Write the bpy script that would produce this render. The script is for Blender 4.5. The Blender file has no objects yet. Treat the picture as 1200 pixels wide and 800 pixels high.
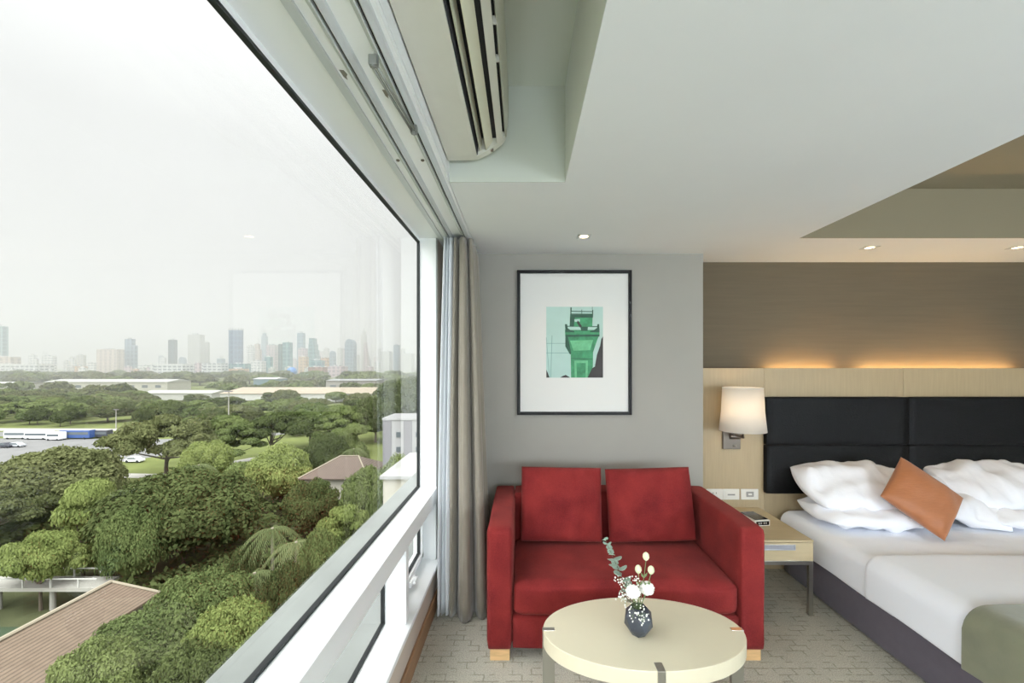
import bpy, bmesh, math, random
import numpy as np
from mathutils import Vector, Matrix, noise
R = math.radians
sc = bpy.context.scene
COL = sc.collection
random.seed(7)

# ------------------------------------------------------------------ camera
F = 500.0                       # focal length in pixels of the 1200 px frame
CX, CY, EYE = 613.0, 428.0, 1.65
cam_d = bpy.data.cameras.new('camera')
cam_d.sensor_width = 36.0
cam_d.lens = 36.0 * F / 1200.0
cam_d.shift_x = -(CX - 600) / 1200.0
cam_d.shift_y = (CY - 400) / 1200.0
cam_d.clip_start = 0.03
cam_d.clip_end = 9000
cam = bpy.data.objects.new('camera', cam_d)
cam.location = (0, 0, EYE)
cam.rotation_euler = (R(90), 0, 0)
COL.objects.link(cam)
sc.camera = cam

# ------------------------------------------------------------------ render look
sc.view_settings.view_transform = 'Standard'
sc.view_settings.look = 'None'
sc.view_settings.gamma = 1.0
sc.view_settings.use_curve_mapping = False
sc.view_settings.exposure = 0.0
try:
    sc.cycles.volume_bounces = 1
    sc.cycles.max_bounces = 10
    sc.cycles.diffuse_bounces = 6
    sc.cycles.transparent_max_bounces = 16
    sc.cycles.sample_clamp_indirect = 6.0
except Exception:
    pass

# ------------------------------------------------------------------ world: bright overcast sky
SKY_H, SKY_Z = 0.85, 3.4
SKY_BACK_FILL = 3.4
wd = bpy.data.worlds.new('overcast_sky')
sc.world = wd
wd.use_nodes = True
nt = wd.node_tree
nt.nodes.clear()
w_out = nt.nodes.new('ShaderNodeOutputWorld')
w_bg = nt.nodes.new('ShaderNodeBackground')
w_tc = nt.nodes.new('ShaderNodeTexCoord')
w_sep = nt.nodes.new('ShaderNodeSeparateXYZ')
w_rmp = nt.nodes.new('ShaderNodeValToRGB')
w_noi = nt.nodes.new('ShaderNodeTexNoise')
w_noi.inputs['Scale'].default_value = 2.5
w_noi.inputs['Detail'].default_value = 4
w_map = nt.nodes.new('ShaderNodeMapRange')
w_map.inputs['From Min'].default_value = 0.3
w_map.inputs['From Max'].default_value = 0.7
w_map.inputs['To Min'].default_value = 0.96
w_map.inputs['To Max'].default_value = 1.05
nt.links.new(w_tc.outputs['Generated'], w_sep.inputs[0])
nt.links.new(w_tc.outputs['Generated'], w_noi.inputs['Vector'])
nt.links.new(w_noi.outputs['Fac'], w_map.inputs['Value'])
w_mad = nt.nodes.new('ShaderNodeMath')
w_mad.operation = 'MULTIPLY_ADD'
w_mad.inputs[1].default_value = 0.5
w_mad.inputs[2].default_value = 0.5
nt.links.new(w_sep.outputs['Z'], w_mad.inputs[0])
nt.links.new(w_mad.outputs[0], w_rmp.inputs[0])
cr = w_rmp.color_ramp
def g(v, t=(1.0, 1.0, 1.0)):
    return (v * t[0] / 8, v * t[1] / 8, v * t[2] / 8, 1)
cr.elements[0].position = 0.0
cr.elements[0].color = g(0.20)
cr.elements[1].position = 1.0
cr.elements[1].color = g(SKY_Z)
for p, v, t in ((0.495, 0.30, (1, 1, 0.95)), (0.505, SKY_H, (1, 1.0, 0.99)), (0.60, 0.86, (1, 1.0, 0.995)),
                (0.70, 0.93, (1, 1, 1)), (0.80, 1.25, (1, 1, 1)), (0.88, 1.9, (1, 1, 1))):
    e = cr.elements.new(p)
    e.color = g(v, t)
w_mul = nt.nodes.new('ShaderNodeMix')
w_mul.data_type = 'RGBA'
w_mul.blend_type = 'MULTIPLY'
w_mul.inputs[0].default_value = 1.0
nt.links.new(w_rmp.outputs[0], w_mul.inputs[6])
nt.links.new(w_map.outputs[0], w_mul.inputs[7])
nt.links.new(w_mul.outputs[2], w_bg.inputs[0])
# fill: the unseen half of the sky behind the view is brightened for the room
w_az = nt.nodes.new('ShaderNodeMapRange')
w_az.interpolation_type = 'SMOOTHSTEP'
w_az.inputs['From Min'].default_value = 0.3
w_az.inputs['From Max'].default_value = -0.5
w_az.inputs['To Min'].default_value = 8.0
w_az.inputs['To Max'].default_value = 8.0 * SKY_BACK_FILL
nt.links.new(w_sep.outputs['Y'], w_az.inputs['Value'])
nt.links.new(w_az.outputs[0], w_bg.inputs[1])
nt.links.new(w_bg.outputs[0], w_out.inputs[0])

# ------------------------------------------------------------------ materials
def nodes_of(name):
    m = bpy.data.materials.new(name)
    m.use_nodes = True
    t = m.node_tree
    b = t.nodes['Principled BSDF']
    return m, t, b

def c4(c):
    return (c[0], c[1], c[2], 1.0)

def srgb(r, g_, b):
    def f(v):
        v /= 255.0
        return v / 12.92 if v <= 0.04045 else ((v + 0.055) / 1.055) ** 2.4
    return (f(r), f(g_), f(b))

def mat(name, col, rough=0.6, metal=0.0, var=0.0, vscale=6.0, bump=0.0, bscale=60.0, bdist=0.002, spec=0.5,
        stretch=None, sheen=0.0, obj_var=0.0, trans=0.0):
    m, t, b = nodes_of(name)
    b.inputs['Base Color'].default_value = c4(col)
    b.inputs['Roughness'].default_value = rough
    b.inputs['Metallic'].default_value = metal
    b.inputs['Specular IOR Level'].default_value = spec
    b.inputs['Sheen Weight'].default_value = sheen
    tc = t.nodes.new('ShaderNodeTexCoord')
    mp = t.nodes.new('ShaderNodeMapping')
    t.links.new(tc.outputs['Object'], mp.inputs[0])
    if stretch:
        mp.inputs['Scale'].default_value = stretch
    if var > 0:
        n = t.nodes.new('ShaderNodeTexNoise')
        n.inputs['Scale'].default_value = vscale
        n.inputs['Detail'].default_value = 5
        t.links.new(mp.outputs[0], n.inputs['Vector'])
        r = t.nodes.new('ShaderNodeMapRange')
        r.inputs['From Min'].default_value = 0.3
        r.inputs['From Max'].default_value = 0.7
        r.inputs['To Min'].default_value = 1 - var
        r.inputs['To Max'].default_value = 1 + var
        t.links.new(n.outputs['Fac'], r.inputs['Value'])
        mx = t.nodes.new('ShaderNodeMix')
        mx.data_type = 'RGBA'
        mx.blend_type = 'MULTIPLY'
        mx.inputs[0].default_value = 1
        mx.inputs[6].default_value = c4(col)
        t.links.new(r.outputs[0], mx.inputs[7])
        src = mx.outputs[2]
        if obj_var > 0:
            oi = t.nodes.new('ShaderNodeObjectInfo')
            hs = t.nodes.new('ShaderNodeHueSaturation')
            r2 = t.nodes.new('ShaderNodeMapRange')
            r2.inputs['To Min'].default_value = 1 - obj_var
            r2.inputs['To Max'].default_value = 1 + obj_var
            t.links.new(oi.outputs['Random'], r2.inputs['Value'])
            t.links.new(r2.outputs[0], hs.inputs['Value'])
            r3 = t.nodes.new('ShaderNodeMapRange')
            r3.inputs['To Min'].default_value = 0.5 + obj_var * 0.10
            r3.inputs['To Max'].default_value = 0.5 - obj_var * 0.10
            t.links.new(oi.outputs['Random'], r3.inputs['Value'])
            t.links.new(r3.outputs[0], hs.inputs['Hue'])
            t.links.new(src, hs.inputs['Color'])
            src = hs.outputs[0]
        t.links.new(src, b.inputs['Base Color'])
    if bump > 0:
        n2 = t.nodes.new('ShaderNodeTexNoise')
        n2.inputs['Scale'].default_value = bscale
        n2.inputs['Detail'].default_value = 3
        t.links.new(mp.outputs[0], n2.inputs['Vector'])
        bp = t.nodes.new('ShaderNodeBump')
        bp.inputs['Strength'].default_value = bump
        bp.inputs['Distance'].default_value = bdist
        t.links.new(n2.outputs['Fac'], bp.inputs['Height'])
        t.links.new(bp.outputs[0], b.inputs['Normal'])
    return m

def emis(name, col, s):
    m, t, b = nodes_of(name)
    b.inputs['Base Color'].default_value = c4(col)
    b.inputs['Emission Color'].default_value = c4(col)
    b.inputs['Emission Strength'].default_value = s
    return m

M = {}
M['ceiling'] = mat('ceiling_paint', srgb(222, 224, 224), 0.85, var=0.02, vscale=1.5)
M['wall'] = mat('wall_paint_grey', srgb(160, 157, 149), 0.85, var=0.02, vscale=3, bump=0.05, bscale=400, bdist=0.0005)
M['wallpaper'] = mat('wallpaper_taupe', srgb(98, 87, 69), 0.8, var=0.06, vscale=9, stretch=(0.3, 1, 6), bump=0.1, bscale=90, bdist=0.0008)
M['lowwall'] = mat('low_wall_paint', srgb(196, 184, 172), 0.7)
M['alu'] = mat('white_aluminium', srgb(236, 238, 238), 0.32, var=0.01, vscale=3)
M['alu_grey'] = mat('grey_aluminium', srgb(196, 200, 200), 0.35, metal=0.2)
M['gasket'] = mat('black_gasket', (0.008, 0.011, 0.012), 0.55)
M['dark'] = mat('dark_void', (0.012, 0.012, 0.012), 0.8)
M['niche'] = mat('niche_paint', srgb(198, 202, 192), 0.8)
M['ac'] = mat('aged_white_plastic', srgb(204, 203, 190), 0.45, var=0.02, vscale=12, bump=0.15, bscale=220, bdist=0.0006)
M['ac_louvre'] = mat('cream_louvre_plastic', srgb(206, 204, 180), 0.45)
M['chrome'] = mat('brushed_steel', srgb(186, 184, 178), 0.28, metal=1.0, bump=0.05, bscale=150, bdist=0.0003)
M['chrome_dark'] = mat('dark_nickel', srgb(120, 112, 104), 0.3, metal=0.9)
M['black_frame'] = mat('black_lacquer', (0.008, 0.008, 0.008), 0.5, spec=0.15)
M['mount'] = mat('mount_board', srgb(226, 226, 222), 0.75)
M['beech'] = mat('light_beech', srgb(214, 176, 126), 0.5, var=0.12, vscale=14, stretch=(1, 1, 6))
M['base_wood'] = mat('skirting_wood', srgb(146, 112, 82), 0.5, var=0.18, vscale=14, stretch=(6, 0.6, 8))
M['panel'] = mat('maple_panel', srgb(172, 154, 122), 0.5, var=0.05, vscale=8, stretch=(8, 1, 0.5))
M['maple'] = mat('maple_furniture', srgb(190, 174, 140), 0.35, var=0.05, vscale=9, stretch=(0.6, 7, 7))
M['table'] = mat('cream_lacquer', srgb(218, 210, 184), 0.28, var=0.01, vscale=3)
M['vase'] = mat('slate_ceramic', srgb(58, 63, 72), 0.4)
M['sheet'] = mat('white_cotton', srgb(242, 245, 252), 0.85, sheen=0.1, bump=0.25, bscale=9, bdist=0.01)
M['pillow'] = mat('white_pillowcase', srgb(242, 244, 250), 0.85, sheen=0.1, bump=0.35, bscale=11, bdist=0.012)
M['skirt'] = mat('grey_purple_valance', srgb(90, 84, 94), 0.9, var=0.06, vscale=20, sheen=0.2)
M['orange'] = mat('rust_orange_silk', srgb(160, 98, 56), 0.55, var=0.05, vscale=18, stretch=(1, 1, 5), sheen=0.3, bump=0.3, bscale=30, bdist=0.003)
M['throw'] = mat('olive_velvet', srgb(120, 122, 98), 0.7, var=0.14, vscale=7, sheen=0.5, bump=0.3, bscale=16, bdist=0.006)
M['curtain'] = mat('greige_drape', srgb(130, 123, 110), 0.7, var=0.04, vscale=8, sheen=0.3)
M['white_plastic'] = mat('white_switch_plastic', srgb(228, 226, 218), 0.4)
M['grey_plastic'] = mat('grey_inlay_plastic', srgb(150, 148, 142), 0.4)
M['black_gloss'] = mat('black_gloss', (0.012, 0.013, 0.015), 0.15)
M['warm_bulb'] = emis('warm_bulb', (1.0, 0.72, 0.42), 9.0)
M['cove_glow'] = emis('cove_tube_glow', (1.0, 0.66, 0.30), 42.0)

# sofa fabric: red weave, a little worn
def fabric_red():
    m, t, b = nodes_of('red_chenille')
    tc = t.nodes.new('ShaderNodeTexCoord')
    n1 = t.nodes.new('ShaderNodeTexNoise'); n1.inputs['Scale'].default_value = 5; n1.inputs['Detail'].default_value = 6
    n2 = t.nodes.new('ShaderNodeTexNoise'); n2.inputs['Scale'].default_value = 150; n2.inputs['Detail'].default_value = 2
    t.links.new(tc.outputs['Object'], n1.inputs['Vector'])
    t.links.new(tc.outputs['Object'], n2.inputs['Vector'])
    mx = t.nodes.new('ShaderNodeMix'); mx.data_type = 'RGBA'
    mx.inputs[6].default_value = c4(srgb(84, 20, 23)); mx.inputs[7].default_value = c4(srgb(136, 45, 42))
    ad = t.nodes.new('ShaderNodeMath'); ad.operation = 'MULTIPLY_ADD'; ad.inputs[1].default_value = 0.55
    t.links.new(n2.outputs['Fac'], ad.inputs[0])
    sub = t.nodes.new('ShaderNodeMath'); sub.operation = 'MULTIPLY_ADD'; sub.inputs[1].default_value = 1.3; sub.inputs[2].default_value = -0.45
    t.links.new(n1.outputs['Fac'], sub.inputs[0])
    t.links.new(sub.outputs[0], ad.inputs[2])
    t.links.new(ad.outputs[0], mx.inputs[0])
    t.links.new(mx.outputs[2], b.inputs['Base Color'])
    b.inputs['Roughness'].default_value = 0.92
    b.inputs['Specular IOR Level'].default_value = 0.15
    b.inputs['Sheen Weight'].default_value = 0.15
    b.inputs['Sheen Tint'].default_value = c4((0.9, 0.3, 0.25))
    bp = t.nodes.new('ShaderNodeBump'); bp.inputs['Strength'].default_value = 0.5; bp.inputs['Distance'].default_value = 0.002
    t.links.new(n2.outputs['Fac'], bp.inputs['Height'])
    t.links.new(bp.outputs[0], b.inputs['Normal'])
    return m
M['red'] = fabric_red()

# quilted black leather-look: fine perforated weave
def mat_headboard():
    m, t, b = nodes_of('black_woven_leather')
    b.inputs['Base Color'].default_value = (0.005, 0.005, 0.005, 1)
    b.inputs['Roughness'].default_value = 0.6
    b.inputs['Specular IOR Level'].default_value = 0.08
    tc = t.nodes.new('ShaderNodeTexCoord')
    v = t.nodes.new('ShaderNodeTexVoronoi'); v.inputs['Scale'].default_value = 90
    t.links.new(tc.outputs['Object'], v.inputs['Vector'])
    bp = t.nodes.new('ShaderNodeBump'); bp.inputs['Strength'].default_value = 0.4; bp.inputs['Distance'].default_value = 0.002
    t.links.new(v.outputs['Distance'], bp.inputs['Height'])
    t.links.new(bp.outputs[0], b.inputs['Normal'])
    return m
M['headboard'] = mat_headboard()

def mat_carpet():
    m, t, b = nodes_of('basket_loop_carpet')
    tc = t.nodes.new('ShaderNodeTexCoord')
    br = t.nodes.new('ShaderNodeTexBrick')
    br.inputs['Scale'].default_value = 1.0
    br.inputs['Brick Width'].default_value = 0.10
    br.inputs['Row Height'].default_value = 0.047
    br.inputs['Mortar Size'].default_value = 0.0045
    br.inputs['Mortar Smooth'].default_value = 0.3
    br.inputs['Color1'].default_value = c4(srgb(192, 189, 175))
    br.inputs['Color2'].default_value = c4(srgb(182, 179, 165))
    br.inputs['Mortar'].default_value = c4(srgb(158, 155, 140))
    nz = t.nodes.new('ShaderNodeTexNoise'); nz.inputs['Scale'].default_value = 26
    t.links.new(tc.outputs['Object'], nz.inputs['Vector'])
    wob = t.nodes.new('ShaderNodeMix'); wob.data_type = 'RGBA'; wob.inputs[0].default_value = 0.012
    t.links.new(tc.outputs['Object'], wob.inputs[6]); t.links.new(nz.outputs['Color'], wob.inputs[7])
    t.links.new(wob.outputs[2], br.inputs['Vector'])
    n2 = t.nodes.new('ShaderNodeTexNoise'); n2.inputs['Scale'].default_value = 170; n2.inputs['Detail'].default_value = 2
    t.links.new(tc.outputs['Object'], n2.inputs['Vector'])
    n3 = t.nodes.new('ShaderNodeTexNoise'); n3.inputs['Scale'].default_value = 11
    t.links.new(tc.outputs['Object'], n3.inputs['Vector'])
    msk = t.nodes.new('ShaderNodeMapRange'); msk.inputs['From Min'].default_value = 0.46; msk.inputs['From Max'].default_value = 0.54
    t.links.new(n3.outputs['Fac'], msk.inputs['Value'])
    base = t.nodes.new('ShaderNodeMix'); base.data_type = 'RGBA'
    base.inputs[6].default_value = c4(srgb(188, 185, 171))
    t.links.new(msk.outputs[0], base.inputs[0]); t.links.new(br.outputs['Color'], base.inputs[7])
    r = t.nodes.new('ShaderNodeMapRange'); r.inputs['From Min'].default_value = 0.3; r.inputs['From Max'].default_value = 0.7
    r.inputs['To Min'].default_value = 0.72; r.inputs['To Max'].default_value = 1.2
    t.links.new(n2.outputs['Fac'], r.inputs['Value'])
    mx = t.nodes.new('ShaderNodeMix'); mx.data_type = 'RGBA'; mx.blend_type = 'MULTIPLY'; mx.inputs[0].default_value = 1
    t.links.new(base.outputs[2], mx.inputs[6]); t.links.new(r.outputs[0], mx.inputs[7])
    t.links.new(mx.outputs[2], b.inputs['Base Color'])
    b.inputs['Roughness'].default_value = 0.95
    b.inputs['Specular IOR Level'].default_value = 0.1
    bp = t.nodes.new('ShaderNodeBump'); bp.inputs['Strength'].default_value = 0.6; bp.inputs['Distance'].default_value = 0.006
    t.links.new(n2.outputs['Fac'], bp.inputs['Height'])
    t.links.new(bp.outputs[0], b.inputs['Normal'])
    return m
M['carpet'] = mat_carpet()

def mat_glass():
    m = bpy.data.materials.new('window_glass'); m.use_nodes = True
    t = m.node_tree; t.nodes.clear()
    o = t.nodes.new('ShaderNodeOutputMaterial')
    tr = t.nodes.new('ShaderNodeBsdfTransparent'); tr.inputs[0].default_value = (0.965, 0.985, 0.975, 1)
    gl = t.nodes.new('ShaderNodeBsdfGlossy'); gl.inputs['Roughness'].default_value = 0.0
    fr = t.nodes.new('ShaderNodeFresnel'); fr.inputs[0].default_value = 1.38
    mx = t.nodes.new('ShaderNodeMixShader')
    t.links.new(fr.outputs[0], mx.inputs[0]); t.links.new(tr.outputs[0], mx.inputs[1]); t.links.new(gl.outputs[0], mx.inputs[2])
    t.links.new(mx.outputs[0], o.inputs[0])
    return m
M['glass'] = mat_glass()

def mat_cloth_translucent(name, col, f):
    m = bpy.data.materials.new(name); m.use_nodes = True
    t = m.node_tree; t.nodes.clear()
    o = t.nodes.new('ShaderNodeOutputMaterial')
    d = t.nodes.new('ShaderNodeBsdfDiffuse'); d.inputs[0].default_value = c4(col)
    tl = t.nodes.new('ShaderNodeBsdfTranslucent'); tl.inputs[0].default_value = c4(col)
    mx = t.nodes.new('ShaderNodeMixShader'); mx.inputs[0].default_value = f
    t.links.new(d.outputs[0], mx.inputs[1]); t.links.new(tl.outputs[0], mx.inputs[2])
    t.links.new(mx.outputs[0], o.inputs[0])
    return m
M['shade'] = mat_cloth_translucent('lamp_shade_fabric', srgb(244, 238, 228), 0.4)
M['sheer'] = mat_cloth_translucent('white_sheer_fabric', srgb(240, 243, 246), 0.35)

# ------------------------------------------------------------------ mesh helpers
def link_mesh(name, verts, faces, material, parent=None, smooth=False, mats=None, fm=None, loc=None):
    me = bpy.data.meshes.new(name)
    me.from_pydata([tuple(v) for v in verts], [], [tuple(f) for f in faces])
    for mm in (mats or [material]):
        me.materials.append(mm)
    if fm is not None:
        me.polygons.foreach_set('material_index', fm)
    if smooth:
        me.polygons.foreach_set('use_smooth', [True] * len(me.polygons))
    me.validate()
    me.update()
    o = bpy.data.objects.new(name, me)
    COL.objects.link(o)
    if loc is not None:
        o.location = loc
    if parent is not None:
        o.parent = parent
    return o

class MB:
    """collects shapes in WORLD coordinates; build() links them as one mesh object (relative to its parent)"""
    def __init__(s):
        s.v = []; s.f = []; s.m = []
    def add(s, vs, fs, mi=0):
        b = len(s.v)
        s.v += [Vector(v) for v in vs]
        s.f += [tuple(b + i for i in f) for f in fs]
        s.m += [mi] * len(fs)
        return s
    def box(s, x0, x1, y0, y1, z0, z1, mi=0):
        vs = [(x, y, z) for x in (x0, x1) for y in (y0, y1) for z in (z0, z1)]
        fs = [(0, 1, 3, 2), (4, 6, 7, 5), (0, 4, 5, 1), (2, 3, 7, 6), (0, 2, 6, 4), (1, 5, 7, 3)]
        return s.add(vs, fs, mi)
    def prism(s, poly, axis, a, b, mi=0):
        """poly = list of 2-D points, extruded along axis from a to b"""
        n = len(poly)
        def P(p, w):
            return {'x': (w, p[0], p[1]), 'y': (p[0], w, p[1]), 'z': (p[0], p[1], w)}[axis]
        vs = [P(p, a) for p in poly] + [P(p, b) for p in poly]
        fs = [tuple(range(n))[::-1], tuple(range(n, 2 * n))] + [(i, (i + 1) % n, n + (i + 1) % n, n + i) for i in range(n)]
        return s.add(vs, fs, mi)
    def tube(s, pts, r, n=8, mi=0, cap=True):
        pts = [Vector(p) for p in pts]
        rr = r if isinstance(r, (list, tuple)) else [r] * len(pts)
        vs = []
        for i, p in enumerate(pts):
            d = (pts[min(i + 1, len(pts) - 1)] - pts[max(i - 1, 0)]).normalized()
            a = d.cross(Vector((0, 0, 1)))
            if a.length < 0.1:
                a = d.cross(Vector((1, 0, 0)))
            a.normalize(); b = d.cross(a)
            for k in range(n):
                t = 2 * math.pi * k / n
                vs.append(p + (a * math.cos(t) + b * math.sin(t)) * rr[i])
        fs = []
        for i in range(len(pts) - 1):
            for k in range(n):
                fs.append((i * n + k, i * n + (k + 1) % n, (i + 1) * n + (k + 1) % n, (i + 1) * n + k))
        if cap:
            fs.append(tuple(range(n))[::-1]); fs.append(tuple((len(pts) - 1) * n + k for k in range(n)))
        return s.add(vs, fs, mi)
    def lathe(s, prof, c=(0, 0, 0), n=32, mi=0, close=False):
        vs = []; fs = []
        for r, z in prof:
            for k in range(n):
                t = 2 * math.pi * k / n
                vs.append((c[0] + r * math.cos(t), c[1] + r * math.sin(t), c[2] + z))
        for i in range(len(prof) - 1):
            for k in range(n):
                fs.append((i * n + k, i * n + (k + 1) % n, (i + 1) * n + (k + 1) % n, (i + 1) * n + k))
        if close:
            fs.append(tuple(range(n))[::-1]); fs.append(tuple((len(prof) - 1) * n + k for k in range(n)))
        return s.add(vs, fs, mi)
    def ball(s, c, r, n=6, mi=0, sz=1.0):
        prof = [(r * math.sin(math.pi * i / n), -r * sz * math.cos(math.pi * i / n)) for i in range(1, n)]
        s.lathe(prof, c, n + 2, mi, close=True)
        return s
    def build(s, name, material, parent=None, smooth=False, mats=None, bevel=0.0, seg=2, origin=None):
        if parent is not None:
            off = Vector(world_loc(parent))
        elif origin is not None:
            off = Vector(origin)
        else:
            xs = [v.x for v in s.v]; ys = [v.y for v in s.v]; zs = [v.z for v in s.v]
            off = Vector(((min(xs) + max(xs)) / 2, (min(ys) + max(ys)) / 2, min(zs)))
        o = link_mesh(name, [v - off for v in s.v], s.f, material, parent, smooth, mats, s.m if mats else None,
                      loc=None if parent is not None else off)
        bm = bmesh.new(); bm.from_mesh(o.data); bmesh.ops.recalc_face_normals(bm, faces=bm.faces); bm.to_mesh(o.data); bm.free()
        if bevel > 0:
            md = o.modifiers.new('bevel', 'BEVEL'); md.width = bevel; md.segments = seg; md.limit_method = 'ANGLE'
            md.angle_limit = R(40)
        return o

def world_loc(o):
    l = Vector(o.location)
    p = o.parent
    while p is not None:
        l += Vector(p.location); p = p.parent
    return l

def empty(name, loc, label, cat, group=None):
    o = bpy.data.objects.new(name, None)
    o.empty_display_size = 0.1
    COL.objects.link(o)
    o.location = loc
    return tag(o, label, cat, group)

def tag(o, label=None, cat=None, group=None, kind=None):
    if label: o['label'] = label
    if cat: o['category'] = cat
    if group: o['group'] = group
    if kind: o['kind'] = kind
    return o

def struct(o):
    o['kind'] = 'structure'
    return o

def kids(o):
    return [c for c in bpy.data.objects if c.parent == o]

def copy_tree(o, parent=None, ch=None):
    c = o.copy(); COL.objects.link(c)
    if parent is not None: c.parent = parent
    for k in kids(o):
        copy_tree(k, c)
    return c

def rounded_box(x0, x1, y0, y1, z0, z1, r, n=10, bulge=(0, 0, 0), nz=0.0, seed=0):
    """box of n x n patches with rounded corners and softly bulging faces; returns verts, faces"""
    bm = bmesh.new()
    bmesh.ops.create_cube(bm, size=2.0)
    bmesh.ops.subdivide_edges(bm, edges=bm.edges[:], cuts=n, use_grid_fill=True)
    h = Vector(((x1 - x0) / 2, (y1 - y0) / 2, (z1 - z0) / 2))
    c = Vector(((x0 + x1) / 2, (y0 + y1) / 2, (z0 + z1) / 2))
    for v in bm.verts:
        u = v.co.copy()
        # push the grid towards the edges for rounder corners
        q = Vector([math.copysign(abs(a) ** 0.75, a) for a in u])
        p = Vector((q.x * h.x, q.y * h.y, q.z * h.z))
        core = Vector([max(-h[i] + r, min(h[i] - r, p[i])) for i in range(3)])
        d = p - core
        if d.length > 1e-9:
            p = core + d.normalized() * min(r, d.length if d.length < r else r)
            if d.length < r:
                p = core + d
        for i in range(3):
            j, k = (i + 1) % 3, (i + 2) % 3
            if abs(u[i]) > 0.999 and bulge[i]:
                w = max(0, 1 - u[j] ** 2) ** 0.7 * max(0, 1 - u[k] ** 2) ** 0.7
                p[i] += math.copysign(bulge[i] * w, u[i])
        if nz:
            p += noise.noise_vector(p * 3.5 + Vector((seed, seed * 2, 0))) * nz
        v.co = p + c
    vs = [v.co.copy() for v in bm.verts]
    bm.verts.index_update()
    fs = [tuple(v.index for v in f.verts) for f in bm.faces]
    bm.free()
    return vs, fs

def soft(name, dims, r, material, parent=None, n=10, bulge=(0, 0, 0), nz=0.0, seed=0, xf=None):
    vs, fs = rounded_box(*dims, r, n, bulge, nz, seed)
    if xf is not None:
        vs = [xf @ v for v in vs]
    mb = MB().add(vs, fs)
    return mb.build(name, material, parent, smooth=True)

def pillow_verts(w, h, t, n=26, pinch=0.07, seed=0, wr=0.008, flat=0.42, rc=0.0):
    vs = []; fs = []
    def P(u, v, s):
        x = w / 2 * u * (1 - pinch * math.cos(math.pi / 2 * v) * abs(u) ** 2)
        y = h / 2 * v * (1 - pinch * math.cos(math.pi / 2 * u) * abs(v) ** 2)
        x *= math.sqrt(1 - rc * v * v); y *= math.sqrt(1 - rc * u * u)
        e = max(0, (1 - u * u) * (1 - v * v))
        z = s * t / 2 * e ** flat
        d = noise.noise(Vector((x * 7 + seed, y * 7, s * 2.0))) * wr + noise.noise(Vector((x * 16 + seed, y * 5, s))) * wr * 0.6
        z += d * min(1, e * 4)
        return Vector((x, y, z))
    for s in (1, -1):
        b = len(vs)
        for i in range(n + 1):
            for j in range(n + 1):
                u = math.sin(math.pi / 2 * (2 * i / n - 1)) * 0.6 + (2 * i / n - 1) * 0.4
                v = math.sin(math.pi / 2 * (2 * j / n - 1)) * 0.6 + (2 * j / n - 1) * 0.4
                vs.append(P(u, v, s))
        for i in range(n):
            for j in range(n):
                q = (b + i * (n + 1) + j, b + (i + 1) * (n + 1) + j, b + (i + 1) * (n + 1) + j + 1, b + i * (n + 1) + j + 1)
                fs.append(q if s > 0 else q[::-1])
    return vs, fs

def pillow(name, w, h, t, mtx, material, parent=None, **k):
    vs, fs = pillow_verts(w, h, t, **k)
    bm = bmesh.new()
    bv = [bm.verts.new(mtx @ v) for v in vs]
    for f in fs:
        bm.faces.new([bv[i] for i in f])
    bmesh.ops.remove_doubles(bm, verts=bm.verts, dist=0.0006)
    bm.verts.index_update()
    V = [v.co.copy() for v in bm.verts]; Fc = [tuple(v.index for v in f.verts) for f in bm.faces]
    bm.free()
    return MB().add(V, Fc).build(name, material, parent, smooth=True)

# ================================================================== ROOM SHELL
ZC = 2.52          # ceiling
XW = -0.60         # inner face of the window wall
XG = -0.715        # glass plane
YB = 3.33          # grey wall behind the sofa
YR = 3.60          # wallpaper wall behind the bed
YE = 2.93          # end of the window
XR, YN = 5.5, -2.6 # right wall, near wall

struct(MB().box(-0.78, XR + .1, YN - .1, YR + .1, -0.12, 0).build('floor', M['carpet'], origin=(0, 0, 0)))
cl = MB()
cl.box(-0.35, 1.89, 2.03, YR + .1, ZC, 3.12)
cl.box(0.20, 1.89, 0.55, 2.03, ZC, 3.12)
cl.box(-0.35, 1.89, YN - .1, 0.55, ZC, 3.12)
cl.box(1.89, XR + .1, 2.92, YR + .1, ZC, 3.12)
cl.box(1.89, XR + .1, YN - .1, 2.92, 2.86, 3.12)
cl.box(-0.35, 0.20, 0.55, 2.03, 2.98, 3.12)
cl.box(-0.722, -0.35, YN - .1, YR + .1, ZC + 0.016, 3.12)
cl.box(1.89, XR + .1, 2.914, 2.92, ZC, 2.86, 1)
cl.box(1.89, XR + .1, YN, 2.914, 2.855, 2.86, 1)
cl.box(-0.35, 0.20, 2.026, 2.03, ZC, 2.98, 2)
cl.box(-0.35, 0.20, 0.55, 2.026, 2.976, 2.98, 2)
M['tray'] = mat('tray_dim_taupe', srgb(136, 126, 103), .8)  # the tray's dim, warm light is put into this darker colour
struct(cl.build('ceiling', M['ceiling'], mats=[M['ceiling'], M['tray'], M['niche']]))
struct(MB().box(-0.722, 1.405, YB, YR + .1, 0, ZC + .3).build('wall_back', M['wall'], bevel=0.002))
struct(MB().box(1.405, XR + .1, YR, YR + .1, 0, ZC + .3).build('wall_bedhead', M['wallpaper']))
struct(MB().box(XR, XR + .1, YN, YR, 0, 3.0).build('wall_right', M['wall']))
nw = MB().box(-0.78, XR + .1, YN - .1, YN, 0, 0.4).box(-0.78, XR + .1, YN - .1, YN, 2.5, 3.0)
nw.box(-0.78, -0.45, YN - .1, YN, 0.4, 2.5).box(4.6, XR + .1, YN - .1, YN, 0.4, 2.5)
struct(nw.build('wall_near', M['wall']))
struct(MB().box(-0.722, XW, YE + .02, YB, 0, ZC + .1).box(-0.722, XW, YN, YE + .02, 0, 0.29).build('wall_left', M['lowwall']))
struct(MB().box(XW, XW + 0.016, YN, YB, 0, 0.11).build('baseboard_left', M['base_wood'], bevel=0.003))
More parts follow.
